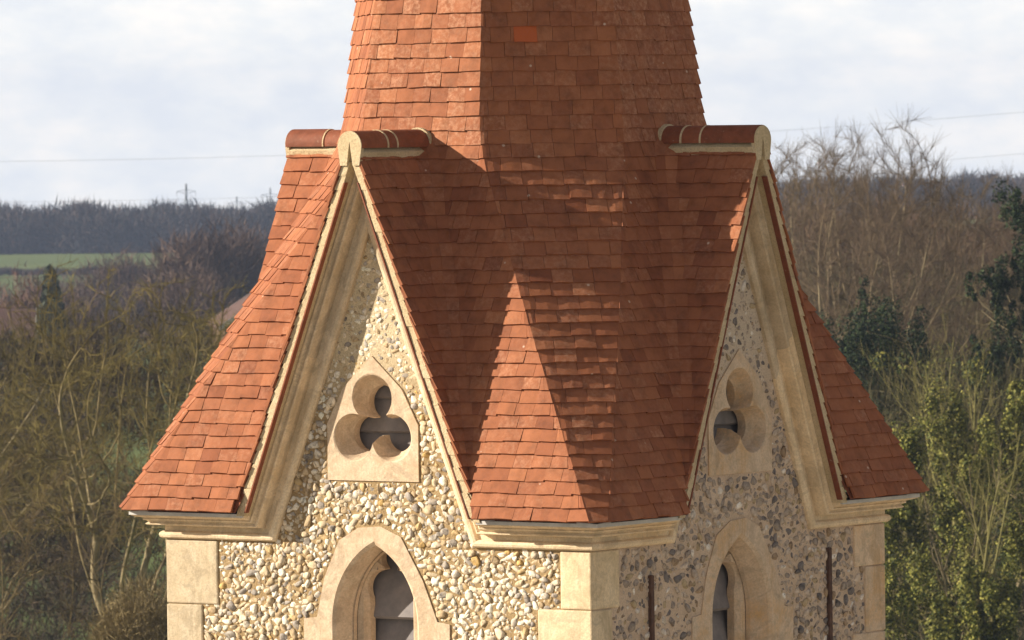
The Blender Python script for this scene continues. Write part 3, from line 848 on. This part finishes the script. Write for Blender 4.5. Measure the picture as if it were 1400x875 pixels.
def make_tree(name, pos, rot, proto, label, group, cat='tree'):
    root = empty(name, pos); root.rotation_euler.z = rot
    tag(root, label, cat, group)
    (tv, tf, tcx), (cv, cf, ccx) = proto
    mesh_obj('trunk', tv, tf, tcx, M['bark'], root, smooth=True); mesh_obj('crown', cv, cf, ccx, M['twig'], root)
    return root
def copy_tree(root, pos, rot, scale, label):
    r = root.copy(); col.objects.link(r); r.location = pos; r.rotation_euler.z = rot; r.scale = scale
    for ch in root.children:
        c = ch.copy(); col.objects.link(c); c.parent = r
    r['label'] = label
    return r
def proto(seed, *a, spray=0, pal=None, sl=.5, **kw):
    r_ = np.random.default_rng(seed); B, Sm = grow(r_, *a, **kw)
    cv, cf, cc = tubes(Sm, 3)
    if spray:                                  # the finest twigs, at the ends of the branchlets
        q = Sm[r_.integers(0, len(Sm), spray)]; f = r_.uniform(0, 1, (spray, 1)); p = q[:, :3]*(1-f)+q[:, 3:6]*f
        d = q[:, 3:6]-q[:, :3]; d /= np.linalg.norm(d, axis=1)[:, None]+1e-9
        d = d+r_.normal(size=(spray, 3))*.55+np.array([0, 0, .25]); d /= np.linalg.norm(d, axis=1)[:, None]
        Ln = sl*r_.uniform(.5, 1.5, (spray, 1)); c_ = np.array(pal)[r_.integers(0, len(pal), spray)]*r_.uniform(.65, 1.35, (spray, 1))
        v2, f2, c2 = tubes(np.concatenate([p, p+d*Ln, np.full((spray, 1), .0048), np.full((spray, 1), .0028), c_], 1), 3)
        cf = np.concatenate([cf, f2+len(cv)]); cv = np.concatenate([cv, v2]); cc = np.concatenate([cc, c2])
    return tubes(B, 6), (cv, cf, cc)

def leaves(rs, centers, radii, n, size, pal, flat=.4, up=.3):
    # leaf-sized faces spread through clumps
    ci = rs.integers(0, len(centers), n); cen = np.asarray(centers)[ci]; rad = np.asarray(radii)[ci]
    d = rs.normal(size=(n, 3)); d /= np.linalg.norm(d, axis=1)[:, None]
    p = cen+d*rad*(rs.uniform(.25, 1, n)**.45)[:, None]
    nrm = d+rs.normal(size=(n, 3))*.7+np.array([0, 0, up]); nrm /= np.linalg.norm(nrm, axis=1)[:, None]
    a = np.cross(nrm, rs.normal(size=(n, 3))); a /= np.linalg.norm(a, axis=1)[:, None]; b = np.cross(nrm, a)
    s = size*rs.uniform(.6, 1.4, n)[:, None]
    V = np.stack([p-a*s*.5, p+b*s*.38, p+a*s*.5, p-b*s*.38], 1).reshape(-1, 3)
    F = np.arange(n*4).reshape(n, 4)
    pal = np.array(pal); c = pal[rs.integers(0, len(pal), n)]*rs.uniform(.7, 1.3, (n, 1))
    return V, F, np.repeat(c, 4, axis=0)

def twig_mass(rs, centers, radii, n, ln, wd, pal, up=.6):
    # thin twig faces spread through crowns
    ci = rs.integers(0, len(centers), n); cen = np.asarray(centers)[ci]; rad = np.asarray(radii)[ci]
    d = rs.normal(size=(n, 3)); d[:, 2] = np.abs(d[:, 2])*1.0-.25; d /= np.linalg.norm(d, axis=1)[:, None]
    p = cen+d*rad*(rs.uniform(.1, 1, n)**.5)[:, None]
    t_ = d*.6+rs.normal(size=(n, 3))*.6+np.array([0, 0, up]); t_ /= np.linalg.norm(t_, axis=1)[:, None]
    a = np.cross(t_, rs.normal(size=(n, 3))); a /= np.linalg.norm(a, axis=1)[:, None]
    L_ = ln*rs.uniform(.5, 1.5, n)[:, None]; w_ = wd*rs.uniform(.6, 1.5, n)[:, None]
    V = np.stack([p-a*w_*.5, p+a*w_*.5, p+t_*L_], 1).reshape(-1, 3)
    F = np.arange(n*3).reshape(n, 3)
    pal = np.array(pal); c = pal[rs.integers(0, len(pal), n)]*rs.uniform(.65, 1.35, (n, 1))
    return V, F, np.repeat(c, 3, axis=0)
#BACKGROUND
def base_at(px, d):
    p = at(px, 437, d); q = p-cam_pos; dd = q@FH; l = q@RH
    return wpos(dd, l, ground_z(dd, l)), dd, l
def tree_at(px, top, d, **kw):
    b_, dd, l = base_at(px, d); return b_, at(px, top, d)[2]-b_[2]
OLIVE_B, OLIVE_T = (.26, .21, .125), (.165, .125, .045)
GREY_B, GREY_T = (.32, .27, .17), (.17, .125, .08)
G_ = np.random.default_rng
protos = {
 'oak': grow_crown(G_(3), 16, 11.6, 4.2, 5.0, 6.4, 4600, OLIVE_B, OLIVE_T, limbs=6, step=.30, kill=.40, spray=6, sl=.38, tip=.0082, pal=[(.185, .150, .052), (.145, .115, .045), (.225, .185, .065)]),
 'scrub_oak': grow_crown(G_(8), 13, 8.6, 4.0, 5.6, 4.4, 1500, (.22, .175, .10), (.12, .09, .045), limbs=6, tilt=1.05, kill=.60, spray=5, sl=.5, pal=[(.14, .10, .05), (.12, .09, .05), (.17, .125, .055)]),
 'ash': grow_crown(G_(14), 19, 14.2, 4.8, 3.5, 8.5, 1900, GREY_B, GREY_T, limbs=4, tilt=.45, kill=.50, spray=10, sl=.6, pal=[(.13, .098, .066), (.11, .085, .058), (.16, .12, .08)], up=.30, stems=2, tip=.0075),
 'sycamore': grow_crown(G_(22), 19, 13.6, 5.4, 2.9, 8.0, 1500, GREY_B, GREY_T, limbs=3, tilt=.4, kill=.50, spray=10, sl=.6, pal=[(.14, .098, .068), (.11, .083, .058)], up=.30, stems=2, tip=.0075),
 'coppice': proto(59, 12, .45, 3, (.20, .18, .07), (.20, .175, .065), limb_h=.12, up=.9, dens=1.6),
}
# trees of the left: positions from the photograph's left side
b_, H_ = tree_at(205, 383, 200)
oak = make_tree('bare_tree', b_, 1.0, protos['oak'], 'tall olive brown bare tree with a broad rounded crown left of the tower', 'bare trees left of the tower')
oak.scale = (H_/16, H_/16, H_/16)
def place(src, protoH, px, top, d, rot, wid, label):
    b_, H_ = tree_at(px, top, d); s_ = H_/protoH
    return copy_tree(src, b_, rot, (s_*wid, s_*wid, s_), label)
place(oak, 16, -15, 430, 236, 3.1, 1.0, 'olive brown bare tree at the left edge, half behind the broad crowned tree')
place(oak, 16, 345, 425, 240, 4.6, .9, 'bare tree half hidden behind the tiled corner left of the tower')
b_, H_ = tree_at(55, 590, 172)
so2 = make_tree('bare_tree', b_, .6, protos['scrub_oak'], 'low spreading bare tree with long pale limbs in the lower left corner', 'bare trees left of the tower')
so2.scale = (H_/13, H_/13, H_/13)
place(so2, 13, -20, 560, 240, 4.0, 1.2, 'dark bare tree cut by the left edge below the olive crown')
# the trees of the right
b_, H_ = tree_at(1195, 172, 262)
ash = make_tree('bare_tree', b_, .3, protos['ash'], 'tallest bare tree right of the tower, fine crown against the sky', 'bare trees right of the tower')
ash.scale = (1.0*H_/19,)*2+(H_/19,)
place(ash, 19, 1112, 198, 285, 2.2, 1.0, 'bare tree closest to the right gable with its top in the sky')
place(ash, 19, 1325, 238, 320, 5.2, 1.0, 'brown bare tree below the far wooded hill at the right')
b_, H_ = tree_at(1252, 190, 256)
syc = make_tree('bare_tree', b_, 1.3, protos['sycamore'], 'slender bare tree with pale forked stems right of the tallest tree', 'bare trees right of the tower')
syc.scale = (1.0*H_/19,)*2+(H_/19,)
place(syc, 19, 1152, 216, 240, 3.9, .95, 'pale stemmed bare tree with ivy at its foot beside the right gable')
place(syc, 19, 1395, 262, 275, .4, 1.0, 'bare tree at the right edge behind the dark evergreen ivy')

rs = np.random.default_rng(77)
def clumps(px0, px1, py0, py1, d0, d1, n, r0, r1, squash=.8, topfn=None):
    C_, R_ = [], []
    for _ in range(n):
        px, py, d = rs.uniform(px0, px1), rs.uniform(py0, py1), rs.uniform(d0, d1)
        if topfn and py < topfn(px): continue
        r = rs.uniform(r0, r1); C_.append(at(px, py, d)); R_.append((r, r, r*squash))
    return C_, R_
# upright pale shoots
IVY = [(.135, .14, .028), (.19, .185, .038), (.085, .098, .024), (.225, .21, .055), (.045, .058, .016)]
DARKIVY = [(.018, .034, .014), (.026, .044, .016), (.040, .060, .020), (.014, .024, .012)]
def coppice(px, top, d, rot, label, first=[None]):
    b_, H_ = tree_at(px, top, d)
    if first[0] is None:
        first[0] = make_tree('coppiced_tree', b_, rot, protos['coppice'], label, 'upright pale shoots right of the tower'); first[0].scale = (H_/12*.8,)*2+(H_/12,)
    else: copy_tree(first[0], b_, rot, (H_/12*.8,)*2+(H_/12,), label)
coppice(1292, 432, 205, .2, 'pale olive bush of tall upright shoots in front of the bare trees')
coppice(1345, 470, 212, 2.2, 'upright pale shoots rising beside the right edge ivy')
coppice(1300, 560, 184, 5.1, 'shortest pale twiggy shoots among the yellow green ivy')
coppice(1235, 500, 215, 4.1, 'thin upright shoots behind the right roof corner')
def ivy_tree(px, top, d, spots, n, pal, label, size=.075):
    b_, H_ = tree_at(px, top, d)
    root = tag(empty('ivy_clad_tree', b_), label, 'ivy tree', 'ivy clad trees right of the tower')
    B, Sm = grow(np.random.default_rng(int(px)), H_, .7, 3, (.16, .13, .08), (.15, .12, .06), limb_h=.25, up=.4)
    V_, F_, C_ = tubes(B, 6); mesh_obj('trunk', V_, F_, C_, M['bark'], root, smooth=True)
    V_, F_, C_ = tubes(Sm, 3); mesh_obj('crown', V_, F_, C_, M['twig'], root)
    cen, rad = [], []
    for (x_, y_, r) in spots:
        for _ in range(11 if pal is DARKIVY else 8):                     # strands of ivy climbing the stems
            x1, y1, d1 = x_+rs.normal()*r*24, y_+rs.normal()*r*22, d+rs.normal()*r*.8
            for q in range(4):
                c_ = at(x1+rs.normal()*4, y1+(q-1.5)*r*13+rs.normal()*4, d1); rr = r*rs.uniform(.14, .34)
                cen.append(c_-np.array(b_)); rad.append((rr, rr, rr*1.35))
    V_, F_, C_ = leaves(rs, cen, rad, int(n*2.3), size, pal)
    mesh_obj('ivy', V_, F_, C_, M['leaf'], root)
ivy_tree(1185, 425, 236, [(1175, 470, 1.1), (1215, 455, 1.1), (1160, 515, 1.2), (1235, 485, .9), (1195, 520, 1.2)], 12000, DARKIVY, 'dark green ivy clump at the foot of the bare trees')
ivy_tree(1385, 255, 228, [(1396, 300, .8), (1362, 390, .6), (1385, 440, .8), (1358, 500, .6), (1398, 370, .7)], 9000, DARKIVY, 'tall dark evergreen ivy tree at the right edge')
ivy_tree(1330, 540, 196, [(1310, 600, 1.1), (1320, 680, 1.2), (1350, 620, .8), (1300, 740, 1.0)], 11000, IVY, 'yellow green ivy covered tree in the middle of the right bank')
ivy_tree(1250, 590, 190, [(1245, 640, .9), (1225, 720, .8), (1255, 780, 1.2), (1230, 840, 1.0)], 11000, IVY, 'bright ivy mass touching the right wall of the tower')
ivy_tree(1385, 500, 192, [(1392, 560, .8), (1385, 650, 1.1), (1395, 740, 1.0)], 9000, IVY, 'pale green ivy column under the dark evergreen at the right edge')
ivy_tree(1340, 760, 182, [(1330, 800, 1.0), (1300, 855, 1.0), (1370, 850, .8)], 9000, IVY, 'lowest ivy bush in the bottom right corner')
# dense round bush by the left wall
b_, H_ = tree_at(186, 784, 160)
root = tag(empty('round_bush', b_), 'dense rounded tan bush beside the left corner of the tower', 'bush')
V_, F_, C_ = twig_mass(rs, [(0, 0, H_-1.3), (-.5, .2, H_-1.8), (.5, 0, H_-1.9), (0, 0, H_-3.4), (0, 0, H_-5.5)], [(.95, .95, 1.2), (.9, .9, 1.1), (.9, .9, 1.2), (1.5, 1.5, 1.6), (1.6, 1.6, 2.2)], 26000, .22, .014, [(.21, .165, .085), (.17, .13, .06), (.25, .20, .11)])
mesh_obj('crown', V_, F_, C_, M['twig'], root)
V_, F_, C_ = tubes([[0, 0, -.1, .1*q, .05*q, H_*.5, .07, .03, .1, .08, .05] for q in (-3, -1, 1, 3)], 5); mesh_obj('stems', V_, F_, C_, M['bark'], root)

# undergrowth and more woodland too tangled to count
def mass(name, C_, R_, n, ln, wd, pal, kind='stuff', label=None, cat=None):
    V_, F_, cc = twig_mass(rs, C_, R_, n, ln, wd, pal)
    o = mesh_obj(name, V_, F_, cc, M['twig']); tag(o, label, cat, kind=kind); return o
C1, R1 = clumps(-60, 420, 470, 900, 235, 330, 170, 1.2, 2.4)
mass('left_undergrowth', C1, R1, 60000, .8, .030, [(.060, .044, .030), (.080, .058, .038), (.045, .036, .028), (.075, .062, .03)], label='tangle of dark brown leafless scrub behind the trees at the left', cat='undergrowth')
C2, R2 = clumps(1050, 1450, 250, 520, 340, 470, 170, 1.6, 3.2, topfn=lambda px: 318+10*math.sin(px*.05)-.05*(px-1100))
mass('brown_woodland', C2, R2, 90000, .85, .036, [(.150, .090, .060), (.125, .085, .055), (.170, .105, .070), (.10, .075, .05)], label='reddish brown leafless wood behind the bare trees at the right', cat='woodland')
C3, R3 = clumps(1190, 1450, 520, 900, 210, 270, 110, 1.2, 2.0)
mass('bank_undergrowth', C3, R3, 40000, .7, .028, [(.055, .048, .024), (.085, .072, .04), (.035, .038, .016)], label='dark tangled scrub behind the ivy on the right bank', cat='undergrowth')
C3b, R3b = clumps(1190, 1450, 480, 900, 215, 262, 110, .35, .8)
V_, F_, cc = leaves(rs, C3b, R3b, 26000, .10, IVY+DARKIVY)
tag(mesh_obj('bank_ivy', V_, F_, cc, M['leaf']), 'ivy and bramble covering the bank below the right hand trees', 'ivy', kind='stuff')
C3c, R3c = clumps(1050, 1450, 395, 600, 262, 330, 120, 1.0, 2.0)
mass('wood_edge_scrub', C3c, R3c, 36000, .8, .03, [(.12, .095, .055), (.10, .08, .05), (.085, .08, .04)], label='brown scrub between the right hand tree trunks', cat='undergrowth')

# middle distance on the left
def round_tree(name, px, top, d, wpx, pal, label, n=5000, base=None, group=None, cat='tree'):
    b_, H_ = tree_at(px, top, d); ppm = CF/d; r = wpx/2/ppm
    root = tag(empty(name, b_), label, cat, group)
    cen = [(rs.normal()*r*.45, rs.normal()*r*.45, H_*(.58+rs.uniform(-.14, .12))) for _ in range(9)]+[(0, 0, H_*.62)]
    rad = [(r*.6, r*.6, H_*.25)]*9+[(r*.75, r*.75, H_*.38)]
    V_, F_, cc = twig_mass(rs, cen, rad, n, r*.25, r*.010+.03, pal); mesh_obj('crown', V_, F_, cc, M['twig'], root)
    V_, F_, cc = tubes([[0, 0, -.3, 0, 0, H_*.6, .02*H_, .008*H_, .09, .07, .05]], 6); mesh_obj('trunk', V_, F_, cc, M['bark'], root)
PURP = [(.115, .078, .062), (.095, .068, .058), (.14, .092, .070)]
MG = 'round crowned trees across the valley'
round_tree('round_tree', 325, 296, 700, 190, PURP, 'largest purple brown round tree beyond the roof left of the tower', 16000, group=MG)
round_tree('round_tree', 265, 352, 640, 130, PURP, 'brown tree in front of the field, left of the largest round tree', 9000, group=MG)
round_tree('round_tree', 165, 340, 800, 130, PURP, 'purple brown tree standing against the green field', 9000, group=MG)
round_tree('round_tree', 215, 362, 740, 100, PURP, 'low brown tree between the field and the olive crown', 7000, group=MG)
round_tree('round_tree', 112, 368, 600, 90, PURP, 'small brown tree right of the dark conifer', 6000, group=MG)
round_tree('round_tree', 30, 358, 560, 90, [(.19, .10, .075), (.16, .09, .07), (.21, .13, .10)], 'reddish birch like tree at the left edge under the field', 8000, group=MG)
round_tree('round_tree', -20, 372, 600, 80, PURP, 'brown tree cut by the left edge below the field', 6000, group=MG)
round_tree('round_tree', 375, 330, 760, 130, PURP, 'dark brown tree whose right side goes behind the gable tiles', 9000, group=MG)
round_tree('round_tree', 48, 374, 545, 130, PURP, 'low dark hedge tree above the long roof', 8000, group=MG)
for px, top, wp, lb in ((-25, 368, 100, 'purple brown tree at the left edge on the lower side of the field'), (38, 371, 80, 'low purple brown tree between the reddish tree and the conifer'), (100, 370, 90, 'purple brown tree just behind the conifer'), (150, 366, 90, 'purple brown tree halfway along the lower side of the field')):
    round_tree('round_tree', px, top, 930, wp, PURP, lb, 7000, group=MG)
b_, H_ = tree_at(70, 367, 530)
root = tag(empty('conifer', b_), 'dark green conifer among the brown trees below the field', 'conifer')
V_, F_, cc = leaves(rs, [(rs.normal()*.25, rs.normal()*.25, H_*f) for f in np.linspace(.25, .93, 14)], [(4.0*(1.04-f), 4.0*(1.04-f), 1.3) for f in np.linspace(.25, .93, 14)], 9000, .35, [(.030, .046, .030), (.045, .056, .036)])
mesh_obj('crown', V_, F_, cc, M['leaf'], root)
V_, F_, cc = tubes([[0, 0, -.3, 0, 0, H_*.9, .2, .04, .08, .06, .05]], 6); mesh_obj('trunk', V_, F_, cc, M['bark'], root)
b_, H_ = tree_at(14, 448, 430)
root = tag(empty('evergreen_shrub', b_), 'dark blue green shrub below the long roof at the left edge', 'shrub')
V_, F_, cc = leaves(rs, [(0, 0, H_*.55), (.5, 0, H_*.5)], [(.9, .9, H_*.45)]*2, 4000, .25, [(.015, .030, .026), (.02, .04, .03)])
mesh_obj('crown', V_, F_, cc, M['leaf'], root)
V_, F_, cc = tubes([[0, 0, -.2, 0, 0, H_*.6, .1, .04, .08, .06, .05]], 5); mesh_obj('trunk', V_, F_, cc, M['bark'], root)

hc, hr = [], []
for i in range(46):
    px = -90+i*8.2; b_, dd, l = base_at(px, 1235); H_ = at(px, 369+3*math.sin(i*.9)+max(0, 4-i*.3), 1235)[2]-b_[2]
    hc.append(np.array(b_)+[0, 0, H_*.45]); hr.append((1.3, 1.3, H_*.55))
V_, F_, cc = twig_mass(rs, hc, hr, 16000, .7, .09, [(.085, .064, .052), (.11, .078, .060), (.06, .055, .045)])
tag(mesh_obj('hedge', V_, F_, cc, M['twig']), 'brown hedge along the lower side of the green field', 'hedge')
# houses among the trees
M['roofbrown'] = mat_plain('house_roof_tiles', (.085, .050, .045), (.13, .08, .07), 1.5)
M['brick'] = mat_plain('house_brick', (.12, .07, .055), (.17, .10, .075), 2)
M['white'] = mat_plain('white_bargeboard', (.40, .40, .40), (.52, .51, .50), 1)
M['glass'] = mat_plain('dark_window_glass', (.02, .022, .025), (.04, .045, .05), 1, .15, .5)
def house(px, pyridge, d, wid, leng, rise, rot, label):
    b_, dd, l = base_at(px, d); H_ = at(px, pyridge, d)[2]-b_[2]
    root = tag(empty('house', b_), label, 'house', 'houses among the trees'); root.rotation_euler.z = ya+rot
    e_ = H_-rise; w2, l2 = wid/2, leng/2
    q = MB(); q.add([(-w2, -l2, -1), (w2, -l2, -1), (w2, l2, -1), (-w2, l2, -1), (-w2, -l2, e_), (w2, -l2, e_), (w2, l2, e_), (-w2, l2, e_), (0, -l2, H_-.12), (0, l2, H_-.12)],
          [(0, 1, 5, 8, 4), (2, 3, 7, 9, 6), (1, 2, 6, 5), (3, 0, 4, 7), (4, 8, 9, 7), (8, 5, 6, 9)]); q.build('wall', M['brick'], root, recalc=True)
    q = MB(); o_ = .35; zz = e_-rise*o_/w2
    for sg in (-1, 1):
        q.box8([(sg*(w2+o_), -l2-o_, zz), (sg*(w2+o_), l2+o_, zz), (0, l2+o_, H_), (0, -l2-o_, H_), (sg*(w2+o_), -l2-o_, zz+.18), (sg*(w2+o_), l2+o_, zz+.18), (0, l2+o_, H_+.18), (0, -l2-o_, H_+.18)])
    rf = q.build('roof', M['roofbrown'], root, recalc=True)
    for y_ in (-l2-o_-.04, l2+o_+.01):
        q = MB()
        for sg in (-1, 1):
            q.box8([(sg*(w2+o_), y_, zz-.12), (sg*(w2+o_), y_+.03, zz-.12), (0, y_+.03, H_-.12), (0, y_, H_-.12), (sg*(w2+o_), y_, zz+.20), (sg*(w2+o_), y_+.03, zz+.20), (0, y_+.03, H_+.20), (0, y_, H_+.20)])
        q.build('bargeboard', M['white'], rf, recalc=True)
    q = MB(); bevel_box(q, (-.35, l2*.7-.3, H_-.4), (.35, l2*.7+.3, H_+.3), .03, (.5, .5, .5)); q.build('chimney', M['brick'], rf)
    for x_ in (-w2*.5, w2*.5):
        q = MB(); bevel_box(q, (x_-.5, -l2-.03, e_-1.6), (x_+.5, -l2+.05, e_-.4), .02, (.5, .5, .5)); wn = q.build('window', M['white'], root)
        q = MB(); bevel_box(q, (x_-.42, -l2-.05, e_-1.52), (x_+.42, -l2-.034, e_-.48), .004, (.5, .5, .5)); q.build('pane', M['glass'], wn)
house(366, 398, 450, 6.0, 9, 1.9, .12, 'house with a white edged brown gable roof left of the tower')
house(-48, 427, 480, 7, 8.5, 1.6, 1.62, 'long low purple brown roofed house at the left edge')

# far woods along the ridge
C4, R4 = [], []
for _ in range(330):
    px = rs.uniform(-120, 470); d = rs.uniform(1490, 1600)
    top = 279+3.5*math.sin(px*.045)+2.2*math.sin(px*.13+1)+rs.uniform(0, 14)+(d-1490)*.0
    r = rs.uniform(3., 5.5); b_, dd, l = base_at(px, d); tz = at(px, top, d)[2]; hh = max(5, tz-b_[2])
    p_ = at(px, top, d); C4.append((p_[0], p_[1], tz-hh*.62)); R4.append((r, r, hh*.62))
for _ in range(200):
    px = rs.uniform(1040, 1480); d = rs.uniform(1490, 1600)
    top = 238+6*max(0, (1300-px)/200)+2.5*math.sin(px*.06)+rs.uniform(0, 12)
    r = rs.uniform(3., 5.5); b_, dd, l = base_at(px, d); tz = at(px, top, d)[2]; hh = max(6, tz-b_[2])
    p_ = at(px, top, d); C4.append((p_[0], p_[1], tz-hh*.62)); R4.append((r, r, hh*.62))
for c_, r_ in list(zip(C4, R4)):
    C4.append((c_[0], c_[1], c_[2]-r_[2]*.55)); R4.append((r_[0]*1.2, r_[1]*1.2, r_[2]*.6))
mass('ridge_woodland', C4, R4, 260000, 1.9, .26, [(.060, .048, .046), (.080, .058, .050), (.045, .042, .046), (.035, .040, .042)], label='dark bluish wood along the far ridge under the sky', cat='woodland')

# pylons and power lines
M['steel'] = mat_plain('galvanised_steel', (.20, .21, .22), (.28, .29, .30), 1)
def pylon(px, top, d, label, grp='pylons beyond the ridge', tk=1.):
    b_, dd, l = base_at(px, d); H_ = at(px, top, d)[2]-b_[2]
    root = tag(empty('pylon', b_), label, 'pylon', grp); root.rotation_euler.z = ya+.15
    sg = []; c_ = (.2, .2, .2); W0, W1 = H_*.07, H_*.012
    def wz(z): return W0+(W1-W0)*min(1, z/(H_*.72)) if z < H_*.72 else W1*(1-.6*(z-H_*.72)/(H_*.28))
    lv_ = np.linspace(0, H_, 12)
    for a_, b2 in zip(lv_[:-1], lv_[1:]):
        for sx_ in (-1, 1):
            for sy_ in (-1, 1): sg.append([sx_*wz(a_), sy_*wz(a_), a_, sx_*wz(b2), sy_*wz(b2), b2, .13, .13, *c_])
            sg.append([sx_*wz(a_), -wz(a_), a_, -sx_*wz(b2), -wz(b2), b2, .07, .07, *c_]); sg.append([sx_*wz(a_), wz(a_), a_, -sx_*wz(b2), wz(b2), b2, .07, .07, *c_])
    sg = [[*q[:6], q[6]*tk, q[7]*tk, *q[8:]] for q in sg]
    V_, F_, cc = tubes(sg, 4); mesh_obj('lattice_tower', V_, F_, cc, M['steel'], root)
    for f, wd_ in ((.93, .085), (.80, .12), (.68, .10)):
        z = H_*f; sg = []
        for sx_ in (-1, 1):
            sg += [[0, 0, z+.6, sx_*H_*wd_, 0, z, .10, .07, *c_], [0, 0, z-.8, sx_*H_*wd_, 0, z, .10, .07, *c_], [sx_*H_*wd_, 0, z, sx_*H_*wd_, 0, z-H_*.05, .08, .06, *c_]]
        V_, F_, cc = tubes(sg, 4); mesh_obj('cross_arm', V_, F_, cc, M['steel'], root)
pylon(257, 251, 2450, 'nearest lattice pylon rising over the far wood left of the tower')
pylon(372, 256, 2800, 'tiny faint pylon on the skyline beside the gable tiles', tk=.5)
pylon(326, 268, 2700, 'tiniest faint pylon just above the skyline between the other two', tk=.5)
def cable(p, label):
    sg = []
    pts_ = [at(*q) for q in p]
    for a_, b2 in zip(pts_[:-1], pts_[1:]): sg.append([*a_, *b2, .009, .009, .2, .2, .2])
    V_, F_, cc = tubes(sg, 5)
    tag(mesh_obj('power_line', V_, F_, cc, M['steel']), label, 'power line', 'power lines across the sky')
def sag(y0, y1, d, s_=4): return [(-250+1900*i/24, y0+(y1-y0)*i/24+s_*4*(i/24)*(1-i/24), d) for i in range(25)]
cable(sag(222, 130, 560, 24), 'upper thin power line crossing the sky behind the spire')
cable(sag(276, 186, 580, 26), 'lower thin power line crossing the sky just above the horizon')

# the air
hz = bpy.data.materials.new('haze'); hz.use_nodes = True; ht_ = hz.node_tree; ht_.nodes.clear()
ho = ht_.nodes.new('ShaderNodeOutputMaterial'); pv = ht_.nodes.new('ShaderNodeVolumePrincipled')
pv.inputs['Color'].default_value = (.52, .66, 1, 1); pv.inputs['Density'].default_value = .00013; pv.inputs['Anisotropy'].default_value = .1
ht_.links.new(pv.outputs['Volume'], ho.inputs['Volume'])
q = MB(); P = []
for z in (-62., ZS+17.5):
    for d, l in ((-420, -1550), (-420, 1550), (3080, 1550), (3080, -1550)): P.append(wpos(d, l, z))
q.box8(P); hzo = q.build('haze', hz, recalc=True); tag(hzo, kind='stuff')
